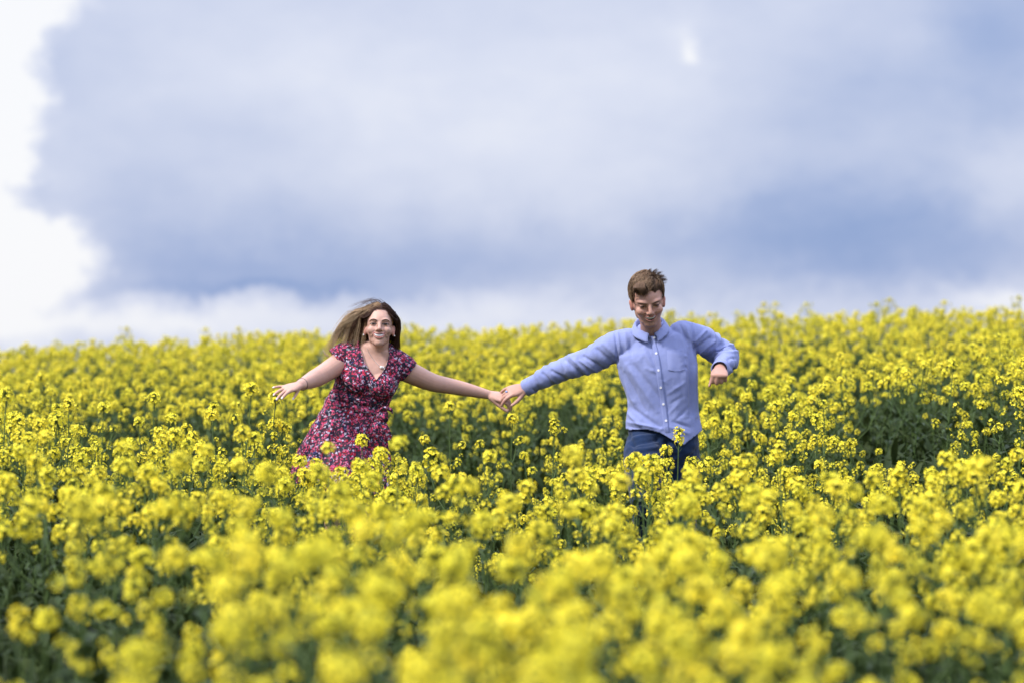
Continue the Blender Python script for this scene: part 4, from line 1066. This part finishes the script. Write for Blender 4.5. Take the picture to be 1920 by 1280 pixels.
    for i in range(60):   # flyaways over the crown
        rx = rg.uniform(-.06, .06); r0 = scalp(rx, rg.uniform(-.03, .06), 1.0)
        S.add([r0, r0 + np.array((-.02 - .02 * rg.random(), 0, .018 + .01 * rg.random())), r0 + np.array((-.07 - .05 * rg.random(), .02, .004 - .03 * rg.random()))], .0005, DK, MD, 8)
    link('hair', S.mesh('hair'), root)
    return root
build_woman()

# ================================================================== the man
def build_man():
    g0 = float(ground(P(1245, 0)[0], D0)[0])
    root = empty('person', (P(1245, 0)[0], D0, g0), 'smiling man with short brown hair in a light blue button-down shirt and dark jeans', 'man')
    lat = (math.cos(R(7)), 0, math.sin(R(7)))
    Mh = headmatrix((1218.3, 574.2), -.20, 5, 22, -7, 1.02)
    hp = dict(mouth=(.0310, -.0500, .0205), flush=(.52, .21, .165), lip=(.30, .11, .095), open=.0015, brow=.0165, teeth=.0095, shadow=.35, lidcol=(.33, .165, .125), bw=.7, jaw=1.08, stubble=True)
    b = MB()
    V, F = loft(PP([(1222, 627, -.01), (1226, 645, 0), (1231, 680, 0), (1237, 720, 0), (1240, 760, .01), (1242, 800, .01), (1242, 830, .01), (1243, 848, .01)]),
                [.072, .150, .172, .162, .150, .150, .156, .13], [.06, .085, .115, .115, .105, .105, .11, .10], lat, 32, 4, pw=2.3); b.add(V, F)
    limb(b, [(1222, 637, .0), (1221, 622, -.03), (1220, 606, -.075), (1219, 596, -.09)], [.058, .051, .050, .050], (1, 0, 0), 20)
    head_parts(b, Mh, hp)
    AL = [(1178, 646, 0), (1150, 653, .02), (1111, 673, .07), (1075, 688, .12), (1035, 706, .17), (992, 725, .22)]
    limb(b, AL, [.050, .046, .038, .033, .031, .027], (0, 1, 0), 18)
    AR = [(1284, 630, 0), (1312, 638, .03), (1336, 650, .08), (1357, 667, .11), (1358, 680, .0), (1350, 691, -.13)]
    limb(b, AR, [.050, .046, .040, .036, .034, .028], (0, 1, 0), 18)
    # his right hand closes over her fingers; the thumb hangs free
    hand(b, P(988, 726, .225), (-.93, -.12, -.22), (-.10, -.60, .79), 1.06, [(20, 22, 14), (26, 26, 16), (30, 30, 20), (16, 20, 14)], [7, 2, -3, -9], dict(side=-1, along=.66, out=.55, down=.30, bend=.35, len=.85))
    # the left fist, knuckles towards the camera
    hand(b, P(1350, 691, -.14), (-.10, -.80, -.32), (.02, -.30, .95), 1.04, [(76, 92, 55), (80, 95, 58), (84, 96, 58), (88, 96, 58)], [2, 0, -1, -3], dict(side=1, along=.45, out=.32, down=.62, bend=.3, bdown=.5, len=.72))
    LL = [(1213, 832, -.02), (1206, 872, -.14), (1210, 928, -.28), (1214, 1000, -.12), (1217, 1085, .06)]; LR = [(1272, 832, .0), (1276, 905, .03), (1277, 990, .06), (1277, 1080, .13), (1277, 1165, .20)]
    limb(b, LL, [.085, .078, .055, .050, .036], (1, 0, 0), 16); limb(b, LR, [.085, .078, .055, .050, .036], (1, 0, 0), 16)
    mkbody(b, .0031, (.47, .26, .195), root, [(Mh, hp)])
    face_children(root, Mh, hp, (.001, -.55))
    for c, dy, pit in (((1277, 1184), .18, 0), ((1218, 1102), .08, .09)):
        f = P(c[0], c[1], dy); m = MB()
        V, F = loft([f + (0, .06, 0), f + (0, 0, 0), f + (0, -.11, -.02 - pit * .3), f + (0, -.20, -.025 - pit)], [.038, .042, .050, .036], [.042, .044, .028, .016], (1, 0, 0), 16, 4); m.add(V, F)
        link('shoe', m.mesh('shoe', [SHOE]), root)
    # ---- jeans
    j = MB()
    V, F = loft(PP([(1242, 786, .01), (1243, 812, .005), (1243, 838, .0), (1243, 858, .0)]), [.158, .166, .170, .14], [.118, .124, .128, .11], lat, 32, 4, pw=2.3); j.add(V, F)
    limb(j, LL[:-1] + [(1217, 1100, .08)], [.103, .094, .072, .064, .060], (1, 0, 0), 22); limb(j, LR[:-1] + [(1277, 1165, .20)], [.100, .092, .072, .066, .060], (1, 0, 0), 22)
    V, F, Ed = remesh(j, .0055, 4, .5); Nn = vnormals(V, F); x, y = topx(V); D = fbm(V, (9, 9, 22), 2.) * .007
    for s in [(1186, 822, 1240, 812, 3.5, .010), (1186, 834, 1232, 824, 3.5, -.009), (1190, 845, 1230, 838, 4, .008), (1200, 858, 1240, 870, 4, -.008), (1182, 815, 1192, 850, 4, -.006), (1246, 850, 1262, 838, 4, .009), (1250, 870, 1250, 828, 5, -.016), (1262, 860, 1296, 846, 4, .007)]:
        dd, t = segdist(x, y, *s[:4]); D += np.exp(-(dd / s[4]) ** 2) * s[5]
    V = V + Nn * D[:, None]
    link('jeans', mesh_from(V, F, 'jeans', [JEANS]), root)
    # ---- shirt
    s_ = MB()
    V, F = loft(PP([(1222, 624, .0), (1225, 636, 0), (1230, 655, 0), (1233, 680, -.002), (1238, 710, -.002), (1242, 740, 0), (1243, 768, .002), (1242, 795, .0), (1243, 825, .0), (1243, 850, .0)]),
                [.088, .155, .188, .191, .180, .170, .168, .174, .176, .176], [.065, .092, .118, .134, .138, .132, .130, .136, .142, .144], lat, 44, 4, pw=2.25); s_.add(V, F)
    SL = [(1184, 645, 0), (1152, 651, .02), (1111, 673, .07), (1062, 690, .135), (1021, 708, .185), (1000, 719, .21), (982, 728, .235)]
    s_.add(*loft(PP(SL), [.074, .074, .061, .054, .046, .039, .0365], None, (0, 1, 0), 28, 5))
    SR = [(1280, 630, 0), (1310, 637, .03), (1336, 650, .08), (1359, 667, .10), (1361, 679, .0), (1353, 689, -.10), (1349, 693, -.15)]
    s_.add(*loft(PP(SR), [.074, .070, .062, .060, .052, .041, .0375], None, (0, 1, 0), 28, 5))
    V, F, Ed = remesh(s_, .0042, 6, .5); Nn = vnormals(V, F); x, y = topx(V); D = np.zeros(len(V)); fr = np.clip(.4 - Nn[:, 1] * 1.4, 0, 1)
    folds = [  # creases where the photograph shows them: x0,y0,x1,y1,width,depth
        (1184, 614, 1204, 632, 3, .006), (1204, 632, 1228, 634, 3, .006), (1228, 634, 1256, 617, 3, .006), (1186, 622, 1206, 641, 4, -.005), (1206, 641, 1230, 643, 4, -.004), (1232, 641, 1262, 622, 4, -.004),
        (1153, 624, 1159, 680, 2.2, -.006), (1158, 622, 1164, 660, 2.2, .005), (1299, 608, 1301, 650, 2.2, -.006), (1303, 650, 1309, 676, 4, -.010), (1286, 612, 1295, 648, 4, .006), (1276, 612, 1290, 645, 3, -.005),
        (1172, 625, 1176, 660, 4, .005), (1182, 635, 1184, 668, 4, -.004), (1160, 700, 1188, 755, 4, .007), (1172, 700, 1210, 770, 5, -.006), (1176, 685, 1232, 770, 6, .006), (1185, 680, 1240, 750, 6, -.005), (1164, 690, 1178, 750, 3, -.005),
        (1176, 772, 1200, 796, 4, .007), (1182, 762, 1236, 800, 5, -.006), (1176, 790, 1240, 803, 3, .005), (1176, 798, 1236, 812, 3, -.004),
        (1294, 645, 1297, 775, 5.5, -.011), (1284, 668, 1290, 770, 5, .004), (1303, 690, 1305, 780, 4, .006), (1279, 702, 1284, 750, 4, .002),
        (1252, 738, 1284, 716, 4, .0022), (1258, 756, 1280, 742, 4, -.002), (1254, 775, 1272, 756, 4, .002), (1268, 786, 1290, 764, 4, -.0025), (1256, 800, 1290, 812, 4, .005), (1262, 790, 1292, 800, 4, -.005),
        (1238, 700, 1212, 690, 4, .003), (1206, 656, 1226, 690, 5, .004), (1216, 650, 1232, 700, 5, -.004), (1262, 662, 1288, 668, 3, .003), (1262, 676, 1288, 690, 3, -.003)]
    for s in folds:
        dd, t = segdist(x, y, *s[:4]); D += np.exp(-(dd / (s[4] * .85)) ** 2) * s[5] * 1.35 * np.sin(np.pi * np.clip(t * .86 + .07, 0, 1)) ** .5 * fr
    for L, ph, amp in ((SL, 1.0, .0055), (SR, 5.0, .0065)):
        s, dist, tot = tube_coord(V, L); m = np.clip((s - .05) / .10, 0, 1) * (dist < .10)
        idx = np.where(m > 0)[0]; axd = nrm(PP(L)[-1] - PP(L)[0])
        cuffm = np.clip((tot - .065 - s[idx]) / .03, 0, 1); Q = V[idx]
        nz = np.array([noise.noise((a * 24 + ph, q[2] * 11 + q[0] * 5, q[1] * 9 + ph)) for a, q in zip(s[idx], Q.tolist())])
        nz2 = np.array([noise.noise((a * 46 + ph * 2 + q[2] * 14, q[2] * 9, q[1] * 16 + ph)) for a, q in zip(s[idx], Q.tolist())])
        D[idx] += (1 - 2.2 * np.abs(nz)) * amp * m[idx] * cuffm + nz2 * .0032 * m[idx] * cuffm
    for s in [(1095, 668, 1132, 690, 3.5, -.008), (1088, 676, 1122, 697, 3, .006), (1058, 672, 1095, 705, 3.5, -.008), (1070, 670, 1104, 700, 3, .006), (1120, 655, 1150, 680, 4, -.006), (1132, 645, 1156, 668, 4, .005), (1036, 695, 1062, 712, 3, -.007), (1018, 700, 1040, 722, 3, -.006),
              (1303, 640, 1322, 622, 3, .008), (1306, 652, 1330, 634, 3, -.008), (1312, 660, 1338, 640, 3, .008), (1328, 672, 1352, 646, 4, -.008), (1344, 655, 1372, 648, 2.5, .006), (1346, 663, 1380, 660, 2.5, .006), (1346, 659, 1378, 654, 2.5, -.006), (1350, 672, 1378, 672, 2.5, -.005), (1366, 676, 1376, 694, 3, -.008)]:
        dd, t = segdist(x, y, *s[:4]); D += np.exp(-(dd / s[4]) ** 2) * s[5] * (Nn[:, 1] < .2)
    D += fbm(V, (12, 12, 6), 4.) * .0026 + fbm(V, (30, 30, 20), 6., 4) * .0009
    V = V + Nn * D[:, None]; x, y = topx(V)
    # hem: two shirt tails, front one blown to the right
    fy = np.interp(x, [1168, 1180, 1200, 1222, 1240, 1249, 1256, 1270, 1284, 1296, 1306, 1315], [801, 806, 805, 807, 813, 818, 822, 831, 834, 822, 812, 802])
    by = np.interp(x, [1168, 1240, 1315], [800, 815, 800]); V[:, 0] += np.clip((y - 770) / 40, 0, 1) * np.clip((x - 1290) / 20, 0, 1) * .015
    drop = np.where(V[:, 1] < D0, y > fy, y > by)
    F0 = F.copy(); ncx = np.array(P(1221, 622, -.01)); inner = (np.linalg.norm((V - ncx)[:, :2], axis=1) < .050) & (y < 634); drop |= inner
    for L, q in ((SL, (985, 726.5, .23)), (SR, (1349.5, 691.5, -.135))):
        a = P(*q); dv = nrm(PP(L)[-1] - PP(L)[-2]); drop |= (((V - a) @ dv) > 0) & (np.linalg.norm(V - a, axis=1) < .10)
    F = cut(V, F, drop)
    sh = link('shirt', mesh_from(V, F, 'shirt', [SHIRT]), root); sm = sh.modifiers.new('thickness', 'SOLIDIFY'); sm.thickness = .002; sm.offset = -1
    bv = bvh_of(V, F0)
    # placket, pocket, buttons
    cl = [(1223.5, 629), (1225.5, 645), (1230, 663), (1235, 694), (1239, 726), (1244, 757), (1247.5, 788), (1251, 812)]
    rows = [[(cx - w_, cy_) for w_ in (5.0, 4.4, 2, -2, -4.4, -5.0)] for cx, cy_ in cl]
    pl = applique(bv, rows, .0046, 5, 'placket', [SHIRT], sh)
    for (bx, by_) in [(1227, 633), (1230.5, 662.5), (1235, 694), (1239, 726), (1244, 757), (1248.5, 788)]:
        c, nn = project(bv, bx, by_, .0052); m = MB(); u = nrm(np.cross(nn, (0, 0, 1))); w_ = np.cross(nn, u)
        V2 = [c + (u * math.cos(a) + w_ * math.sin(a)) * r + nn * h for r, h in ((.0058, -.002), (.0058, .0006), (.0046, .0014), (.0034, .0006), (.0012, .0005)) for a in np.linspace(0, 2 * math.pi, 14, endpoint=False)]
        m.add(np.array(V2), [(i * 14 + jj, i * 14 + (jj + 1) % 14, (i + 1) * 14 + (jj + 1) % 14, (i + 1) * 14 + jj) for i in range(4) for jj in range(14)] + [tuple(4 * 14 + jj for jj in range(14))])
        link('button', m.mesh('button', [BUTTON]), sh)
    rows = [[(1250 + (1283 - 1250) * t + 2 * q, 656 - 1.5 * t + q * 37 + (4 * (1 - abs(2 * t - 1)) if q > .9 else 0)) for t in (0, .04, .35, .65, .96, 1)] for q in (0, .05, .10, .5, .95, 1.0)]
    applique(bv, rows, .0024, 4, 'pocket', [SHIRT], sh)
    # cuffs
    for L, q0, q1, r in ((SL, (1000, 719.5, .212), (985, 727, .232), .0385), (SR, (1352, 689, -.10), (1349.3, 692.5, -.145), .0395)):
        a, b2 = P(*q0), P(*q1); dv = nrm(b2 - a); e1 = nrm(np.cross(dv, (0, 1, .2))); e2 = np.cross(dv, e1); k = 32; VV = []
        prof = [(-.004, r + .0005), (.000, r + .0035), (.5, r + .0030), (.96, r + .0022), (1.0, r + .0008), (1.0, r - .0022), (.7, r - .004)]
        Lc = np.linalg.norm(b2 - a)
        for i in range(k):
            an = 2 * math.pi * i / k
            for h, rr in prof: VV.append(a + dv * h * Lc + (e1 * math.cos(an) + e2 * math.sin(an)) * (rr + .0008 * math.sin(3 * an)))
        n_ = len(prof); m = MB(); m.add(np.array(VV), [(i * n_ + jj, i * n_ + jj + 1, ((i + 1) % k) * n_ + jj + 1, ((i + 1) % k) * n_ + jj) for i in range(k) for jj in range(n_ - 1)])
        link('cuff', m.mesh('cuff', [SHIRT]), sh)
    # collar: a stand and two button-down leaves
    C = np.array(P(1220.5, 624, -.035)); ex = np.array(lat); ey = np.array((0, 1., 0)); ez = np.array((-math.sin(R(7)) * 1, 0, math.cos(R(7))))
    VV = []; k = 44; NR = 7
    for i in range(k):
        ph = R(-166 + 332 * i / (k - 1)); f = (1 - math.cos(ph)) * .5     # ph 0 = back of the neck
        cu = math.cos(ph); su = math.sin(ph)
        ff = (1 - cu) * .5                                                # 1 at the front
        top = .078 * (1 - ff) ** .9 + .004 - .010 * max(0, ff - .9) * 10
        drp = .036 + .006 * ff ** 6
        rx, ry = .0655 + .004 * (1 - ff), .064 + .010 * (1 - ff)
        for q, (dr, dz) in enumerate(((-.004, -.028), (-.002, -.004), (.002, .001), (.007, -.004), (.013, -.4), (.020, -.8), (.0225, -1.0))):
            h = top + (dz if q < 4 else dz * drp); rr = dr + (.010 * ff ** 3 if q >= 4 else 0)
            pinch = 1.0 - .25 * max(0, ff - .93) / .07 * (1 if q < 4 else .0) 
            VV.append(C + ex * su * (rx + rr) * pinch + ey * cu * (ry + rr) + ez * h + ey * .03 * (1 - ff))
    m = MB(); m.add(np.array(VV), [(i * NR + jj, i * NR + jj + 1, (i + 1) * NR + jj + 1, (i + 1) * NR + jj) for i in range(k - 1) for jj in range(NR - 1)])
    co = link('collar', m.mesh('collar', [SHIRT]), sh); so = co.modifiers.new('thickness', 'SOLIDIFY'); so.thickness = .0022; so.offset = 0
    # ---- hair
    S = Strands(); rg = random.Random(11)
    DK = (.078, .046, .029); MD = (.26, .16, .098); LT = (.50, .35, .22)
    def keep(v):
        if v[1] < -.035: return v[2] > .072
        if v[1] < .030: return v[2] > .020 + (.0 if v[1] > -.01 else .03)
        return v[2] > -.055
    S.shell(Mh, (0, .016, .036), (.0785, .0970, .0860), keep, (.11, .066, .042))
    def H(x, y, z): return np.array(Mh @ Vector((x, y, z)))
    def sc(x, y, lift=1.0):
        q = max(0, 1 - (x / .0785) ** 2 - ((y - .016) / .097) ** 2); return np.array((x * lift, .016 + (y - .016) * lift, .036 + .086 * math.sqrt(q) * lift))
    for i in range(2300):
        x = rg.uniform(-.074, .074); y = rg.uniform(-.064, .10)
        if (x / .0785) ** 2 + ((y - .016) / .097) ** 2 > .95: continue
        # combed from a parting at the right over to the left and forward
        t = rg.random(); L = rg.uniform(.035, .062) * (1.15 if y < .0 else .9)
        dx = -1.0 if x < .038 else .55; dxy = np.array((dx * rg.uniform(.5, 1.0), -rg.uniform(.35, 1.0) if y < .03 else rg.uniform(-.4, .5))); dxy /= np.linalg.norm(dxy)
        p0 = sc(x, y, 1.0); pts = [p0]
        lift0 = 1.10 if x < .04 else 1.08
        for q_ in (.33, .66, 1.0):
            xx, yy = x + dxy[0] * L * q_, y + dxy[1] * L * q_
            inside = (xx / .0785) ** 2 + ((yy - .016) / .097) ** 2
            lf = 1 + (lift0 - 1) * math.sin(math.pi * min(1, q_ * .8)) + .01
            if inside < .93: p = sc(xx, yy, lf)
            else:
                kk = math.sqrt(.93 / inside); e = sc(xx * kk, .016 + (yy - .016) * kk, lf); over = (math.sqrt(inside) - .96) * .085; p = e + np.array((0, 0, -over * 1.2))
            pts.append(p + np.array([rg.uniform(-.002, .002) for _ in range(3)]))
        if pts[-1][2] < (.052 if pts[-1][0] < .012 else .066) and pts[-1][1] < -.03: continue
        S.add([H(*p) for p in pts], rg.uniform(.0010, .0018), np.array(DK) * rg.uniform(.7, 1.5), (np.array(LT) if rg.random() < .4 else np.array(MD)) * rg.uniform(.6, 1.2), 9, 1.1)
    for i in range(360):   # heavy fringe falling over the left of the forehead
        x = rg.uniform(-.062, -.008); p0 = sc(x, rg.uniform(-.05, -.02), 1.06); q = (x + .062) / .072
        p1 = np.array((x - .006, -.080 - .004 * rg.random(), .094 + rg.uniform(-.004, .003))); p2 = np.array((x + .016 * rg.random() - .010, -.0905 + .030 * max(0, -x - .03) / .03, .070 + rg.gauss(0, .008) - .006 * math.sin(q * 3.1)))
        S.add([H(*p0), H(*p1), H(*p2)], rg.uniform(.0009, .0015), np.array(MD) * rg.uniform(.4, 1.1), np.array(DK) * rg.uniform(.6, 1.4), 12, 1.0)
    for i in range(420):   # hairline at the right of the forehead, swept up and back
        x = rg.uniform(-.01, .066); p0 = sc(x, -.066 + .9 * max(0, abs(x) - .03) + rg.uniform(-.004, .004), 1.0); p0[2] -= .004
        S.add([H(*p0), H(*(p0 + (rg.uniform(-.012, .006), .010, .020))), H(*(p0 + (rg.uniform(-.02, .01), .040, .026)))], rg.uniform(.0008, .0013), np.array(DK) * rg.uniform(.7, 1.3), np.array(MD) * rg.uniform(.5, 1.1), 9)
    for i in range(300):   # tufts blown up and out at the right and the back of the crown
        g = rg.randrange(7); ang = [75, 60, 45, 32, 18, 95, 110][g]; x = .030 + .035 * rg.random() - (.04 if g > 4 else 0); p0 = H(*sc(x, rg.uniform(0, .05), 1.0))
        Lh = [.022, .030, .032, .030, .026, .018, .014][g] * rg.uniform(.6, 1.15); dv = np.array((math.cos(R(ang + rg.uniform(-14, 14))), 0.05, math.sin(R(ang + rg.uniform(-14, 14)))))
        base = H(.052 - .012 * g if g < 5 else .0, .02, .10 + .0 * g); p0 = p0 * .45 + base * .55
        p0 = H(*sc(min(.07, max(-.03, .072 * math.cos(R(ang)))), .01 + rg.uniform(-.03, .04), .97))
        S.add([p0, p0 + dv * Lh * .5 + np.array((0, 0, .003)), p0 + dv * Lh + np.array((.008, 0, -.003 + .004 * rg.random()))], rg.uniform(.0008, .0014), DK, np.array(DK) * rg.uniform(.8, 2.2), 6)
    for i in range(700):   # short sides
        s = rg.choice((-1, 1)); y = rg.uniform(-.032, .09); z = rg.uniform(-.004 if y > .03 else .012, .06)
        k2 = 1 - ((y - .014) / .095) ** 2 - ((z - .034) / .081) ** 2
        if k2 <= 0: continue
        p = np.array((s * .0760 * math.sqrt(k2), y, z)); S.add([H(*p), H(*(p + np.array((s * .004, .003, -.008)))), H(*(p + np.array((s * .0035, .007, -.016))))], .0009, DK, np.array(MD) * .8, 4)
    link('hair', S.mesh('hair'), root)
    return root
build_man()
